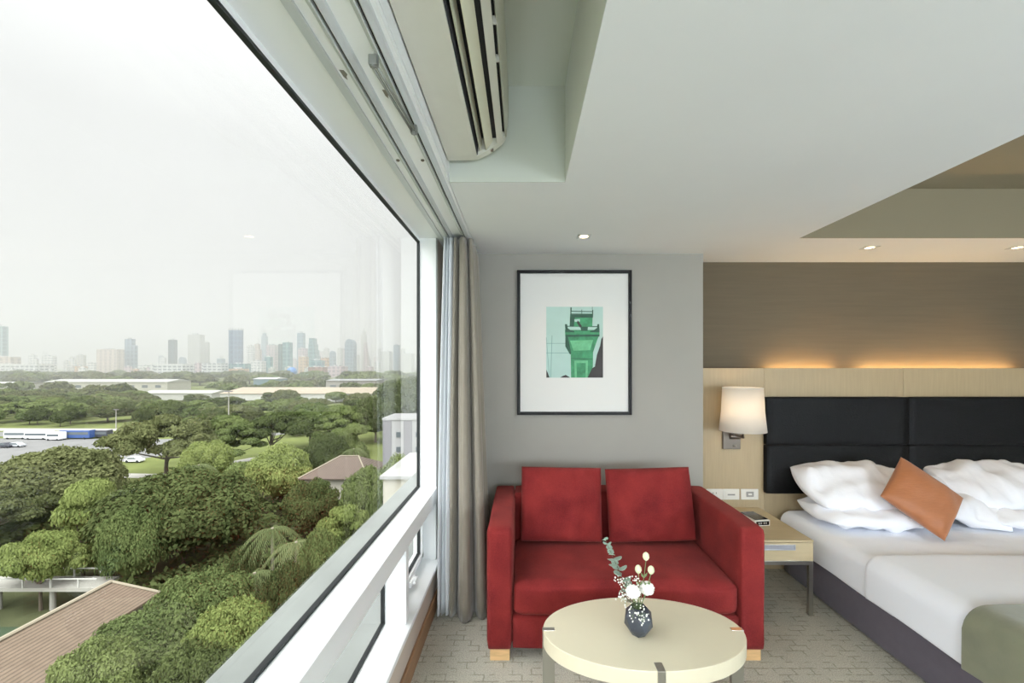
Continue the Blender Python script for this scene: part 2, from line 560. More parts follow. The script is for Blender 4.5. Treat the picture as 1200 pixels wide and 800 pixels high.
struct(MB().box(-0.60, 1.40, YB - 0.014, YB, 0, 0.09).build('baseboard_back', M['base_wood'], bevel=0.003))

# --- the window, parts of one structure
win = struct(empty('window_1', (XG, 0.3, 0.29), None, None))
fr = MB()
fr.box(-0.722, -0.59, YN, YE, 0.715, 0.815)                  # transom
fr.prism([(-0.722, 0.29), (-0.575, 0.29), (-0.575, 0.315), (-0.70, 0.325), (-0.722, 0.325)], 'y', YN, YE + 0.02)   # lower sill
fr.box(-0.722, XW + 0.002, YE, YE + 0.05, 0.29, ZC + 0.016)          # end jamb
fr.box(-0.722, XG + 0.004, YN, YE, ZC - 0.02, ZC + 0.1)       # head over the glass
fr.box(-0.722, XW, 2.19, 2.24, 0.32, 0.72)                   # lower mullion
fr.build('frame', M['alu'], win, bevel=0.003)
gk = MB()
gw = 0.011
def gasket(y0, y1, z0, z1, x=XG):
    gk.box(x - .012, x + .006, y0, y1, z0, z0 + gw)
    gk.box(x - .012, x + .006, y0, y1, z1 - gw, z1)
    gk.box(x - .012, x + .006, y1 - gw, y1, z0, z1)
    gk.box(x - .012, x + .006, y0, y0 + gw, z0, z1)
gasket(YN + .05, YE, 0.815, ZC - 0.02)
gasket(YN + .05, 2.19, 0.325, 0.715)
gk.build('gasket', M['gasket'], win)
def pane(y0, y1, z0, z1, x=XG - .006):
    return MB().box(x - .0005, x + .0005, y0, y1, z0, z1)
# a single-surface pane in each opening
def pane1(y0, y1, z0, z1, x=XG - .004):
    return MB().add([(x, y0, z0), (x, y1, z0), (x, y1, z1), (x, y0, z1)], [(0, 1, 2, 3)])
pane1(YN + .05, YE, 0.815, ZC - 0.01).build('glass', M['glass'], win)
pane1(YN + .05, 2.19, 0.325, 0.715).build('glass', M['glass'], win)
# small awning window past the mullion
sash = MB()
sash.box(-0.745, -0.695, 2.24, 2.93, 0.32, 0.355); sash.box(-0.745, -0.695, 2.24, 2.93, 0.685, 0.72)
sash.box(-0.745, -0.695, 2.24, 2.275, 0.32, 0.72); sash.box(-0.745, -0.695, 2.895, 2.93, 0.32, 0.72)
sash.box(-0.735, -0.675, 2.28, 2.89, 0.358, 0.39); sash.box(-0.735, -0.675, 2.28, 2.89, 0.655, 0.683)
sash.box(-0.735, -0.675, 2.28, 2.312, 0.358, 0.683); sash.box(-0.735, -0.675, 2.858, 2.89, 0.358, 0.683)
so = sash.build('sash', M['alu'], win, bevel=0.002)
gk2 = MB(); gk = gk2
gasket(2.312, 2.858, 0.39, 0.655, x=-0.695)
gk.build('gasket', M['gasket'], so)
pane1(2.312, 2.858, 0.39, 0.655, x=-0.70).build('glass', M['glass'], so)
hd = MB(); hd.box(-0.675, -0.655, 2.50, 2.60, 0.345, 0.375); hd.tube([(-0.66, 2.55, 0.372), (-0.635, 2.55, 0.385), (-0.63, 2.47, 0.39)], 0.008)
hd.build('handle', M['alu'], so, smooth=False, bevel=0.002)
# unseen window added in the near wall behind the camera to brighten the room
win_fill = struct(empty('window_fill', (2.0, YN, 0.4), None, None))
f2 = MB()
for z0, z1 in ((0.4, 0.46), (2.44, 2.5)):
    f2.box(-0.45, 4.6, YN - .07, YN - .01, z0, z1)
for x in (-0.45, 1.22, 2.87, 4.54):
    f2.box(x, x + .06, YN - .07, YN - .01, 0.46, 2.44)
f2.build('frame', M['alu'], win_fill, bevel=.003)
for x in (-0.39, 1.28, 2.93):
    MB().add([(x, YN - .04, 0.46), (x + 1.60, YN - .04, 0.46), (x + 1.60, YN - .04, 2.44), (x, YN - .04, 2.44)], [(0, 1, 2, 3)]).build('glass', M['glass'], win_fill)
# head lining between glass and tracks, lip and aluminium band on the ceiling
tr = MB()
tr.box(-0.715, -0.568, YN, YE, ZC + 0.004, ZC + 0.016)
struct(tr.build('trim_1', M['alu']))
tb = MB().box(-0.568, -0.352, YN, YB, ZC - 0.004, ZC + 0.016)
tb.box(-0.572, -0.545, YN, YB, ZC - 0.012, ZC + 0.016, 1)
struct(tb.build('trim_2', M['alu'], mats=[M['alu'], M['alu_grey']]))

# exterior ledge under the window
M['ledge'] = mat('weathered_pale_concrete', srgb(116, 121, 117), 0.3, var=0.16, vscale=2.2, bump=0.1, bscale=30)
struct(MB().box(-1.56, -0.80, -4, 7.5, -0.05, 0.10).box(-1.56, -1.50, -4, 7.5, -0.25, 0.101).build('trim_3', M['ledge'], bevel=0.01))
struct(MB().box(-1.10, -0.80, -4, 7.5, -6.0, -0.05).build('wall_outside', mat('facade_paint', srgb(205, 205, 198), 0.8, var=0.05)))

# ================================================================== CURTAIN TRACKS
def curtain_track(x, label):
    e = empty('curtain_track', (x, 0.4, ZC - 0.004), label, 'curtain track')
    b = MB()
    for s in (-1, 1):
        b.prism([(x + s * .004, ZC - .004), (x + s * .004, ZC - .020), (x + s * .007, ZC - .022), (x + s * .020, ZC - .013), (x + s * .024, ZC - .004)][::s], 'y', YN, 3.25)
    b.build('rail', M['alu_grey'], e)
    MB().box(x - .004, x + .004, YN, 3.25, ZC - .010, ZC - .004).build('slot', M['dark'], e)
    for y in (1.80, 0.6, -0.8):
        MB().lathe([(0.001, -.005), (.006, -.005), (.008, -.001), (.008, 0)], (x - .036, y, ZC - .004), 12).build('screw', M['chrome_dark'], e, smooth=True)
    return e
curtain_track(-0.492, 'outer aluminium curtain track next to the window, carrying the white sheer')
curtain_track(-0.388, 'inner aluminium curtain track along the ceiling edge, carrying the greige drape')
pr = empty('pull_rod', (-0.405, 1.33, ZC - 0.03), 'thin steel rod bracketed along the inner curtain track near the air conditioner', 'curtain rod')
M['rod'] = mat('dull_steel_rod', srgb(140, 142, 138), .4, metal=.5)
MB().tube([(-0.416, 1.18, ZC - .045), (-0.405, 1.33, ZC - .045), (-0.392, 1.50, ZC - .045)], 0.0045, 8).build('rod', M['rod'], pr, smooth=True)
MB().tube([(-0.404, 1.18, ZC - .045), (-0.393, 1.33, ZC - .045), (-0.380, 1.50, ZC - .045)], 0.0045, 8).build('rod', M['rod'], pr, smooth=True)
for x, y in ((-0.410, 1.17), (-0.386, 1.51)):
    MB().box(x - .012, x + .012, y - .010, y + .010, ZC - .050, ZC - .022).lathe([(.008, -.054), (.008, -.049)], (x, y, ZC), 10, close=True).build('bracket', M['rod'], pr, bevel=.003)
for (x, y) in ((-0.532, 1.27), (-0.436, 1.36)):
    pt = MB().prism([(x - .007, y - .02), (x + .005, y - .018), (x + .009, y), (x + .002, y + .010), (x, y + .024), (x - .006, y + .010)], 'z', ZC - .0052, ZC - .0040)
    struct(pt.build('trim_4', mat('bare_patch', srgb(128, 122, 112), 0.8)))

# ================================================================== AIR CONDITIONER
ac = empty('air_conditioner', (-0.345, 1.45, 2.55), 'long off-white wall air conditioner with open louvres above the window track', 'air conditioner')
Y0, Y1 = 0.80, 1.965
E = EYE
prof = [(-0.345, .9385), (-0.222, .940), (-0.205, .9425)]
slot = [(-0.205, .9425), (-0.190, .990), (-0.150, 1.02), (-0.132, .984)]
front = [(-0.132, .984), (-0.118, .994)]
slot2 = [(-0.112, 1.003), (-0.118, 1.03), (-0.104, 1.035), (-0.102, 1.014)]
rest = [(-0.094, 1.028), (-0.080, 1.075), (-0.074, 1.15), (-0.073, 1.28)]
outline = [(-0.345, .9385), (-0.222, .940), (-0.2085, .9425), (-0.203, 1.03), (-0.122, 1.04), (-0.1165, .996), (-0.0905, 1.017),
           (-0.098, 1.06), (-0.086, 1.065), (-0.0805, 1.032), (-0.074, 1.06), (-0.070, 1.10), (-0.068, 1.15), (-0.067, 1.27), (-0.076, 1.295), (-0.345, 1.30)]
body = MB()
body.prism([(x, E + z) for x, z in outline], 'y', Y0, Y1 - 0.035)
full = [(-0.345, .9385), (-0.222, .940), (-0.2085, .9425), (-0.160, .965), (-0.1165, .996), (-0.0905, 1.017), (-0.0805, 1.032), (-0.074, 1.06),
        (-0.070, 1.10), (-0.068, 1.15), (-0.067, 1.27), (-0.076, 1.295), (-0.345, 1.30)]
body.prism([(x, E + z) for x, z in full], 'y', Y1 - 0.045, Y1 - 0.008)
cxx = sum(p[0] for p in full) / len(full); czz = sum(p[1] for p in full) / len(full)
body.prism([(x + (cxx - x) * .03, E + z + (czz - z) * .03) for x, z in full], 'y', Y1 - 0.010, Y1)
body.prism([(x, E + z) for x, z in full], 'y', Y0 - 0.04, Y0 + 0.004)
body.build('housing', M['ac'], ac, bevel=0.0012)
MB().box(-0.204, -0.121, Y0, Y1 - .046, E + 1.022, E + 1.036).prism([(-0.2075, E + .945), (-0.2045, E + .947), (-0.199, E + 1.028), (-0.203, E + 1.028)], 'y', Y0, Y1 - .046).box(-0.0975, -0.0865, Y0, Y1 - .046, E + 1.052, E + 1.062).build('air_slot', M['dark'], ac)
for (xa, za, xb, zb) in ((-0.195, .962, -0.184, 1.000), (-0.167, .966, -0.137, 1.008)):
    MB().prism([(xa, E + za), (xa + .0025, E + za - .001), (xb + .001, E + zb - .002), (xb, E + zb)], 'y', Y0, Y1 - .050).build('louvre', M['ac_louvre'], ac)
for y in (1.12, 1.28, 1.44):
    MB().box(-0.092, -0.080, y, y + .006, E + 1.026, E + 1.05).build('rib', M['ac'], ac)
MB().box(-0.146, -0.134, Y1 - .034, Y1 - .024, E + .970, E + .982).build('catch', M['chrome_dark'], ac)

# ================================================================== CURTAINS
def drape_mesh(name, path_top, path_bot, ztop, zbot, material, rows=26, thick=0.004, parent=None, hem=0.0):
    n = len(path_top)
    vs = []
    for r in range(rows + 1):
        t = r / rows
        z = ztop + (zbot - ztop) * t
        k = t ** 0.8
        for i in range(n):
            a = path_top[i]; b = path_bot[i]
            x = a[0] * (1 - k) + b[0] * k
            y = a[1] * (1 - k) + b[1] * k
            w = noise.noise(Vector((i * 0.35, t * 2.2, 3.3))) * 0.010 * (0.3 + t)
            zz = z
            if r == rows:
                zz += hem * math.sin(i * 0.7)
            vs.append((x + w, y + w * .7, zz))
    fs = [(r * n + i, r * n + i + 1, (r + 1) * n + i + 1, (r + 1) * n + i) for r in range(rows) for i in range(n - 1)]
    o = link_mesh(name, vs, fs, material, parent, smooth=True)
    md = o.modifiers.new('thick', 'SOLIDIFY'); md.thickness = thick
    return o

def pleats(ctrl, sub=8):
    """smooth zigzag path through control points"""
    out = []
    for i in range(len(ctrl) - 1):
        p0, p1 = ctrl[i], ctrl[i + 1]
        for k in range(sub):
            t = k / sub
            s = (1 - math.cos(math.pi * t)) / 2
            # travel eases in x, linear in y for rounded folds
            out.append((p0[0] + (p1[0] - p0[0]) * s, p0[1] + (p1[1] - p0[1]) * t))
    out.append(ctrl[-1])
    return out
# heavy drape: folds run back from the room side to the wall
top, bot = [], []
def zig(x0, x1, y0, y1, n, amp0=0.0):
    pts = []
    for i in range(n + 1):
        x = x0 if i % 2 == 0 else x1
        pts.append((x + random.uniform(-.008, .008), y0 + (y1 - y0) * i / n))
    return pts
random.seed(3)
def spline(ctrl, sub=8):
    out = []
    P = [ctrl[0]] + list(ctrl) + [ctrl[-1]]
    for i in range(1, len(P) - 2):
        for k in range(sub):
            t = k / sub
            out.append(tuple(.5 * ((2 * P[i][j]) + (-P[i - 1][j] + P[i + 1][j]) * t + (2 * P[i - 1][j] - 5 * P[i][j] + 4 * P[i + 1][j] - P[i + 2][j]) * t * t
                                   + (-P[i - 1][j] + 3 * P[i][j] - 3 * P[i + 1][j] + P[i + 2][j]) * t ** 3) for j in (0, 1)))
    out.append(P[-1])
    return out
# deep folds across the stack, then back along the room side to the wall
cb = [(-0.455, 3.22), (-0.480, 3.00), (-0.492, 2.82), (-0.470, 2.775), (-0.452, 2.83), (-0.437, 2.89), (-0.424, 2.80), (-0.395, 2.735), (-0.355, 2.73), (-0.335, 2.79), (-0.322, 2.86),
      (-0.300, 2.80), (-0.272, 2.765), (-0.245, 2.79), (-0.255, 2.88), (-0.290, 2.95), (-0.25, 3.00), (-0.235, 3.05), (-0.30, 3.10), (-0.25, 3.16), (-0.27, 3.24)]
ct = [(-0.420, 3.22), (-0.445, 3.00), (-0.455, 2.84), (-0.445, 2.80), (-0.432, 2.84), (-0.424, 2.88), (-0.418, 2.82), (-0.405, 2.79), (-0.388, 2.79), (-0.380, 2.83), (-0.373, 2.88),
      (-0.362, 2.84), (-0.350, 2.82), (-0.338, 2.84), (-0.342, 2.90), (-0.360, 2.95), (-0.345, 3.00), (-0.335, 3.05), (-0.360, 3.10), (-0.340, 3.16), (-0.35, 3.24)]
dr = drape_mesh('drape', spline(ct), spline(cb), ZC - .030, 0.010, M['curtain'], hem=0.004)
tag(dr, 'heavy greige blackout curtain gathered in deep folds beside the red sofa', 'curtain')
sb = [(-0.585, 3.24)] + [(-0.560 + .014 * k + (.012 if k % 2 else 0), 2.775 + (.055 if k % 2 else 0.0)) for k in range(6)] + [(-0.500, 3.0), (-0.515, 3.24)]
st = [(-0.515, 3.24)] + [(-0.515 + .009 * k + (.006 if k % 2 else 0), 2.80 + (.04 if k % 2 else 0.0)) for k in range(6)] + [(-0.475, 3.0), (-0.49, 3.24)]
sh = drape_mesh('sheer_curtain', spline(st), spline(sb), ZC - .030, 0.025, M['sheer'], thick=0.002, hem=0.003)
tag(sh, 'white sheer curtain gathered between the window jamb and the greige drape', 'curtain')

# ================================================================== PICTURE
px0, px1, pz0, pz1 = -0.047, 0.842, 1.266, 2.388
PY = YB
pic = empty('framed_picture', ((px0 + px1) / 2, PY, pz0), 'black framed print of a green tower in a wide white mount above the sofa', 'picture')
fw = 0.025
f = MB()
f.box(px0, px0 + fw, PY - .032, PY, pz0, pz1); f.box(px1 - fw, px1, PY - .032, PY, pz0, pz1)
f.box(px0 + fw, px1 - fw, PY - .032, PY, pz0, pz0 + fw); f.box(px0 + fw, px1 - fw, PY - .032, PY, pz1 - fw, pz1)
f.build('frame', M['black_frame'], pic, bevel=0.002)
MB().box(px0 + fw, px1 - fw, PY - .016, PY - .002, pz0 + fw, pz1 - fw).build('mount', M['mount'], pic)
# the print: coordinates in pixels of the 266 x 331 crop, origin top left
PXL, PXR, PZT, PZB = 0.180, 0.620, 2.105, 1.555
def pp(x, y):
    return (PXL + (x - 241) / 265.0 * (PXR - PXL), PZT - (y - 237) / 331.0 * (PZT - PZB))
PM = [mat('print_sky', srgb(176, 206, 198), .6, var=.04, vscale=8), mat('print_green', srgb(58, 138, 94), .6, var=.35, vscale=22),
      mat('print_dark_green', srgb(28, 74, 56), .6, var=.3, vscale=30), mat('print_black', srgb(40, 34, 32), .6, var=.2, vscale=30),
      mat('print_light_green', srgb(104, 180, 132), .6, var=.2, vscale=26), mat('print_line', srgb(110, 150, 146), .6)]
pm = MB()
lay = [0]
def poly(pts, mi):
    lay[0] += 1
    y = PY - .0165 - .00012 * lay[0]
    q = [pp(*p) for p in pts]
    pm.add([(a, y, b) for a, b in q], [tuple(range(len(q)))], mi)
def bar(x0, y0, x1, y1, w, mi):
    d = math.hypot(x1 - x0, y1 - y0); nx, ny = -(y1 - y0) / d * w / 2, (x1 - x0) / d * w / 2
    poly([(x0 + nx, y0 + ny), (x1 + nx, y1 + ny), (x1 - nx, y1 - ny), (x0 - nx, y0 - ny)], mi)
poly([(241, 237), (506, 237), (506, 568), (241, 568)], 0)
bar(241, 408, 335, 408, 2, 5); bar(241, 453, 350, 453, 2, 5); bar(268, 370, 262, 568, 2.5, 5); bar(241, 380, 256, 568, 2, 5)
poly([(355, 450), (460, 450), (458, 568), (357, 568)], 1)                      # shaft
poly([(372, 488), (436, 488), (434, 568), (374, 568)], 4)
poly([(382, 500), (426, 500), (424, 568), (384, 568)], 1)
poly([(330, 420), (336, 375), (488, 372), (478, 395), (458, 455), (355, 458)], 1)   # flared collar
poly([(352, 395), (460, 392), (446, 440), (368, 442)], 4)
poly([(330, 375), (342, 375), (358, 455), (352, 460), (330, 422)], 2)
poly([(328, 345), (490, 345), (490, 376), (330, 378)], 1)                       # lower deck
poly([(330, 368), (490, 366), (490, 376), (330, 378)], 2)
poly([(330, 345), (328, 318), (338, 318), (342, 338), (356, 347), (372, 350), (372, 356), (330, 356)], 2)
poly([(490, 345), (488, 318), (480, 318), (478, 336), (462, 347), (446, 350), (446, 356), (490, 356)], 2)
poly([(400, 330), (436, 330), (434, 350), (404, 350)], 2)
bar(338, 328, 484, 330, 4, 2)
poly([(352, 280), (458, 280), (456, 330), (352, 330)], 1)                       # drum
poly([(352, 280), (375, 280), (370, 330), (350, 330)], 2)
poly([(372, 296), (398, 294), (398, 306), (374, 308)], 0); poly([(388, 300), (408, 328), (398, 334), (384, 312)], 3)
poly([(352, 272), (460, 272), (459, 288), (353, 288)], 2)                       # upper deck rail
bar(356, 240, 356, 280, 5, 2); bar(458, 252, 457, 285, 5, 2); bar(407, 250, 407, 276, 3, 2)
bar(354, 258, 460, 260, 4, 2); bar(354, 270, 460, 271, 2.5, 2); bar(358, 240, 358, 256, 3, 2); bar(456, 237, 456, 256, 2, 2)
bar(357, 478, 458, 482, 2.5, 2)
poly([(506, 375), (506, 568), (434, 568), (452, 530), (470, 505), (478, 460), (492, 420), (498, 388)], 3)   # dark roof at right
poly([(456, 520), (470, 508), (468, 516), (458, 522)], 0)
poly([(305, 568), (318, 560), (332, 555), (350, 566), (352, 568)], 3); poly([(241, 530), (248, 545), (256, 568), (241, 568)], 3)
pm.build('print', PM[0], pic, mats=PM)

# ================================================================== SOFA
SX0, SX1, SY0, SY1 = -0.203, 1.348, 2.365, 3.24
sofa = empty('sofa', ((SX0 + SX1) / 2, 2.8, 0), 'red two-seat fabric sofa with square arms on short pale wooden feet', 'sofa')
aw = 0.142
soft('arm', (SX0, SX0 + aw, SY0, SY1, 0.066, 0.745), 0.022, M['red'], sofa, n=14, bulge=(.004, .004, .004), nz=.003)
soft('arm', (SX1 - aw, SX1, SY0, SY1, 0.066, 0.745), 0.022, M['red'], sofa, n=14, bulge=(.004, .004, .004), nz=.003, seed=5)
soft('backrest', (SX0 + aw, SX1 - aw, 3.02, SY1, 0.066, 0.748), 0.022, M['red'], sofa, n=12, bulge=(0, .004, .004), nz=.003, seed=2)
soft('seat_base', (SX0 + aw, SX1 - aw, SY0 + .012, 3.05, 0.068, 0.250), 0.012, M['red'], sofa, n=10, nz=.002)
soft('seat_cushion', (SX0 + aw + .004, SX1 - aw - .004, SY0 + .004, 3.03, 0.252, 0.436), 0.042, M['red'], sofa, n=18, bulge=(0, .014, .016), nz=.006, seed=8)
for x in (SX0 + .018, SX1 - .018 - .11):
    for y in (SY0 + .02, SY1 - .10):
        MB().box(x, x + .11, y, y + .07, 0, 0.068).build('foot', M['beech'], sofa, bevel=.003)

def back_cushion(cx, w, h, lean, seed, label, tilt=0.0):
    m = Matrix.Translation((cx, 2.925, 0.452 + h / 2)) @ Matrix.Rotation(R(90 - lean), 4, 'X') @ Matrix.Rotation(R(tilt), 4, 'Z')
    o = pillow('sofa_cushion', w, h, 0.20, m, M['red'], seed=seed, pinch=0.03, wr=0.030, flat=0.34, rc=.05)
    return tag(o, label, 'cushion', 'red cushions on the sofa')
back_cushion(0.262, 0.565, 0.50, 11, 1.7, 'left red back cushion on the sofa, under the framed picture', -1)
back_cushion(0.868, 0.600, 0.495, 12, 9.1, 'right red back cushion on the sofa, next to the wide right arm', 1.5)

# ================================================================== COFFEE TABLE
TX, TY, TZ = 0.543, 1.9385, 0.452
TA, TB = 0.452, 0.268
tbl = empty('coffee_table', (TX, TY, 0), 'oval cream lacquered coffee table with steel strip legs in front of the sofa', 'table')
n = 96
th = [2 * math.pi * k / n for k in range(n)]
rings = [(1.0, TZ - .066), (1.0, TZ - .044), (1.0, TZ - .022), (1.0, TZ)]
vs = []; fs = []
for s_, z in rings:
    for t in th:
        vs.append((TX + TA * s_ * math.cos(t), TY + TB * s_ * math.sin(t), z))
for i in range(3):
    for k in range(n):
        fs.append((i * n + k, i * n + (k + 1) % n, (i + 1) * n + (k + 1) % n, (i + 1) * n + k))
fs.append(tuple(range(n))[::-1]); fs.append(tuple(3 * n + k for k in range(n)))
o = MB().add(vs, fs).build('table_top', M['table'], tbl, smooth=False)
md = o.modifiers.new('bevel', 'BEVEL'); md.width = .003; md.segments = 2; md.limit_method = 'ANGLE'; md.angle_limit = R(50)
def leg(x0, x1, y0, y1):
    MB().box(x0, x1, y0, y1, 0, TZ + .0012).build('leg', M['chrome'], tbl, bevel=.001)
leg(TX - TA - .003, TX - TA + .052, TY - .011, TY + .013)
leg(TX + TA - .052, TX + TA + .003, TY - .011, TY + .013)
leg(TX - .016 + .0, TX + .016, TY - TB - .003, TY - TB + .050)
leg(TX - .016, TX + .016, TY + TB - .050, TY + TB + .003)
# orange reflection on the right leg's top end, painted as a thin strip
MB().box(TX + TA - .050, TX + TA - .002, TY - .009, TY + .011, TZ + .0013, TZ + .002).build('painted_reflection', mat('amber_reflection', srgb(214, 150, 104), .4), tbl)

# ------------------------------------------------------------------ vase and flowers
VX, VY, VZ = 0.515, 1.905, TZ
va = MB()
ringdefs = [(0.030, 0.000, 0), (0.062, 0.040, 30), (0.064, 0.088, 0), (0.036, 0.124, 30)]
vv = []
for r_, z_, a_ in ringdefs:
    for k in range(6):
        t = R(a_ + 15 + 60 * k)
        vv.append((VX + r_ * math.cos(t), VY + r_ * math.sin(t), VZ + z_))
ff = [tuple(range(6))[::-1]]
for i in range(3):
    for k in range(6):
        a, b = i * 6 + k, i * 6 + (k + 1) % 6
        if ringdefs[i][2] == 0:
            c, d = (i + 1) * 6 + k, (i + 1) * 6 + (k - 1) % 6
            ff += [(a, b, c), (a, c, d)]
        else:
            c, d = (i + 1) * 6 + k, (i + 1) * 6 + (k + 1) % 6
            ff += [(a, b, d), (a, d, c)]
va.add(vv, ff)
# dark inner well
vo = va.build('faceted_vase', M['vase'], bevel=.0015)
tag(vo, 'small dark slate faceted vase on the coffee table', 'vase')
VT = VZ + .118
stem_m = mat('stem_green', srgb(112, 132, 88), .6)
leaf_m = mat('eucalyptus_leaf', srgb(150, 172, 158), .6, var=.1, vscale=30)
petal_m = mat('white_petal', srgb(246, 245, 240), .7)
bud_m = mat('cream_bud', srgb(222, 226, 190), .6, var=.08, vscale=60)
def W(px, py, d):     # a point read off the photograph at a chosen depth
    return Vector(((px - CX) * d / F, d, EYE - (py - CY) * d / F))
def curve_pts(a, b, c, n=10):
    return [a * (1 - t) ** 2 + b * 2 * t * (1 - t) + c * t * t for t in [i / n for i in range(n + 1)]]
neck = Vector((VX, VY, VT - .03))
random.seed(11)
eu = empty('eucalyptus_sprig', neck, 'tall blue-green eucalyptus sprig leaning left in the vase', 'sprig')
ep = curve_pts(neck, W(727, 672, 1.91), W(709, 632, 1.90), 14)
MB().tube(ep, [0.0022 - .0001 * i for i in range(15)], 6).build('stem', mat('eucalyptus_stem', srgb(92, 78, 70), .6), eu, smooth=True)
for i in range(4, 15):
    p = ep[i]; r_ = 0.021 - .0011 * abs(i - 8)
    if i > 12: r_ *= .7
    for s_ in (-1, 1):
        a = random.uniform(0, math.pi); d = Vector((math.cos(a) * s_, math.sin(a) * s_, random.uniform(.1, .5))).normalized()
        u = d.cross(Vector((0, 0, 1))).normalized(); nn = u.cross(d)
        c = p + d * r_
        lv = [c + d * r_ * math.cos(t) + u * r_ * .85 * math.sin(t) + nn * (0.002 * math.cos(2 * t)) for t in [2 * math.pi * k / 10 for k in range(10)]]
        lf = MB().add(lv + [v + nn * .0012 for v in lv], [tuple(range(10))[::-1], tuple(range(10, 20))] + [(k, (k + 1) % 10, 10 + (k + 1) % 10, 10 + k) for k in range(10)])
        lf.build('leaf', leaf_m, eu)
def carnation(c, r_, label, seed):
    e = empty('white_carnation', neck, label, 'flower', 'white carnations in the vase')
    MB().tube(curve_pts(neck, (neck + c) / 2 + Vector((0, 0, .01)), c - Vector((0, 0, r_ * .7)), 6), .0022, 6).build('stem', stem_m, e, smooth=True)
    vs, fs = [], []
    bm = bmesh.new(); bmesh.ops.create_icosphere(bm, subdivisions=4, radius=r_)
    for v in bm.verts:
        nrm = v.co.normalized()
        a = noise.noise(nrm * 5.5 + Vector((seed, 0, 0))) + .5 * noise.noise(nrm * 13 + Vector((seed, 3, 0)))
        ridge = 1 - abs(a) * 2.2
        v.co = nrm * r_ * (0.86 + .22 * ridge)
        v.co.z *= .86
    vs = [v.co + c for v in bm.verts]; bm.verts.index_update(); fs = [tuple(v.index for v in f.verts) for f in bm.faces]; bm.free()
    MB().add(vs, fs).build('petals', petal_m, e)
carnation(W(742, 693, 1.86), .031, 'round white carnation at the front left of the vase', 1.3)
carnation(W(758, 689, 1.90), .032, 'ruffled white carnation at the right of the vase', 6.3)
def budstem(tip, label):
    e = empty('lisianthus_bud', neck, label, 'flower', 'pale green buds in the vase')
    mid = (neck + tip) / 2 + Vector((.006, 0, .01))
    pts = curve_pts(neck, mid, tip - Vector((0, 0, .014)), 8)
    MB().tube(pts, .0018, 6).build('stem', stem_m, e, smooth=True)
    MB().lathe([(.003, -.018), (.010, -.012), (.015, -.002), (.014, .008), (.009, .016), (.003, .020)], tip, 12, close=True).build('bud', bud_m, e, smooth=True)
    for s_ in (-1, 1):
        q = pts[5]; d = Vector((s_ * .5, -.2, 1)).normalized(); u = Vector((0, 1, 0)).cross(d).normalized()
        L = .035
        MB().add([q, q + d * L * .5 + u * .005, q + d * L, q + d * L * .5 - u * .005, q + d * L * .5 + Vector((0, -.003, 0))],
                 [(0, 1, 4), (1, 2, 4), (2, 3, 4), (3, 0, 4)]).build('leaf', stem_m, e)
budstem(W(757, 652, 1.90), 'tallest pale green bud above the vase')
budstem(W(748, 667, 1.89), 'left pale green bud just above the carnations')
budstem(W(763, 668, 1.88), 'right pale green bud leaning out above the carnations')
gy = empty('babys_breath', neck, 'airy spray of tiny white blossoms spilling left of the carnations', 'flower')
sm, bl = MB(), MB()
for i in range(26):
    a = W(random.uniform(722, 752), random.uniform(676, 714), random.uniform(1.83, 1.93))
    if i > 18: a = W(random.uniform(740, 757), random.uniform(712, 726), random.uniform(1.815, 1.84))
    sm.tube(curve_pts(neck, (neck + a) / 2 + Vector((0, 0, .03)), a, 4), .0006, 4)
    for k in range(6):
        b_ = a + Vector((random.gauss(0, .011), random.gauss(0, .008), random.gauss(0, .011)))
        sm.tube([a, b_], .0004, 3)
        bl.ball(b_, random.uniform(.0022, .0042), 5)
sm.build('twigs', stem_m, gy)
tag(bl.build('blossoms', petal_m, gy), kind='stuff')

# ================================================================== BED WALL: panelling, headboard, lamp, switches
YP = 3.46
ZP = 1.628
seams = [1.405, 1.957, 3.086, 4.215, XR]
for i in range(4):
    struct(MB().box(seams[i] + .0015, seams[i + 1] - .0015, YP, YP + .03, 0, ZP).build('trim_%d' % (5 + i), M['panel'], bevel=.0015))
struct(MB().box(seams[1], seams[-1], YP + .005, YP + .028, 0, ZP - .003).build('trim_9', mat('seam_strip', srgb(226, 206, 172), .5)))
struct(MB().box(1.405, XR, YP + .03, YR, 1.30, 1.33).build('trim_10', M['panel']))
for x0, x1, lb in ((2.03, 2.63, 'short warm strip light hidden behind the panelling, over the bed side'),
                   (2.79, 4.13, 'long warm strip light hidden behind the panelling above the headboard')):
    e = empty('cove_light', ((x0 + x1) / 2, 3.545, 1.33), lb, 'strip light')
    MB().box(x0, x1, 3.52, 3.57, 1.535, 1.568).build('batten', M['white_plastic'], e)
    MB().box(x0, x0 + .03, 3.53, 3.56, 1.33, 1.535).build('bracket', M['white_plastic'], e)
    MB().box(x1 - .03, x1, 3.53, 3.56, 1.33, 1.535).build('bracket', M['white_plastic'], e)
    MB().tube([(x0 + .02, 3.545, 1.583), (x1 - .02, 3.545, 1.583)], .013, 10).build('tube', M['cove_glow'], e, smooth=True)

hb = empty('headboard', (3.07, 3.44, 0.62), 'wide black upholstered headboard panel fixed above the bed', 'headboard')
for i, (xa, xb) in enumerate(((1.945, 3.0845), (3.0865, 4.22))):
    for za, zb in ((0.624, 1.0125), (1.0135, 1.397)):
        soft('pad', (xa, xb, 3.408, 3.459, za, zb), .008, M['headboard'], hb, n=12, bulge=(0, .003, 0))

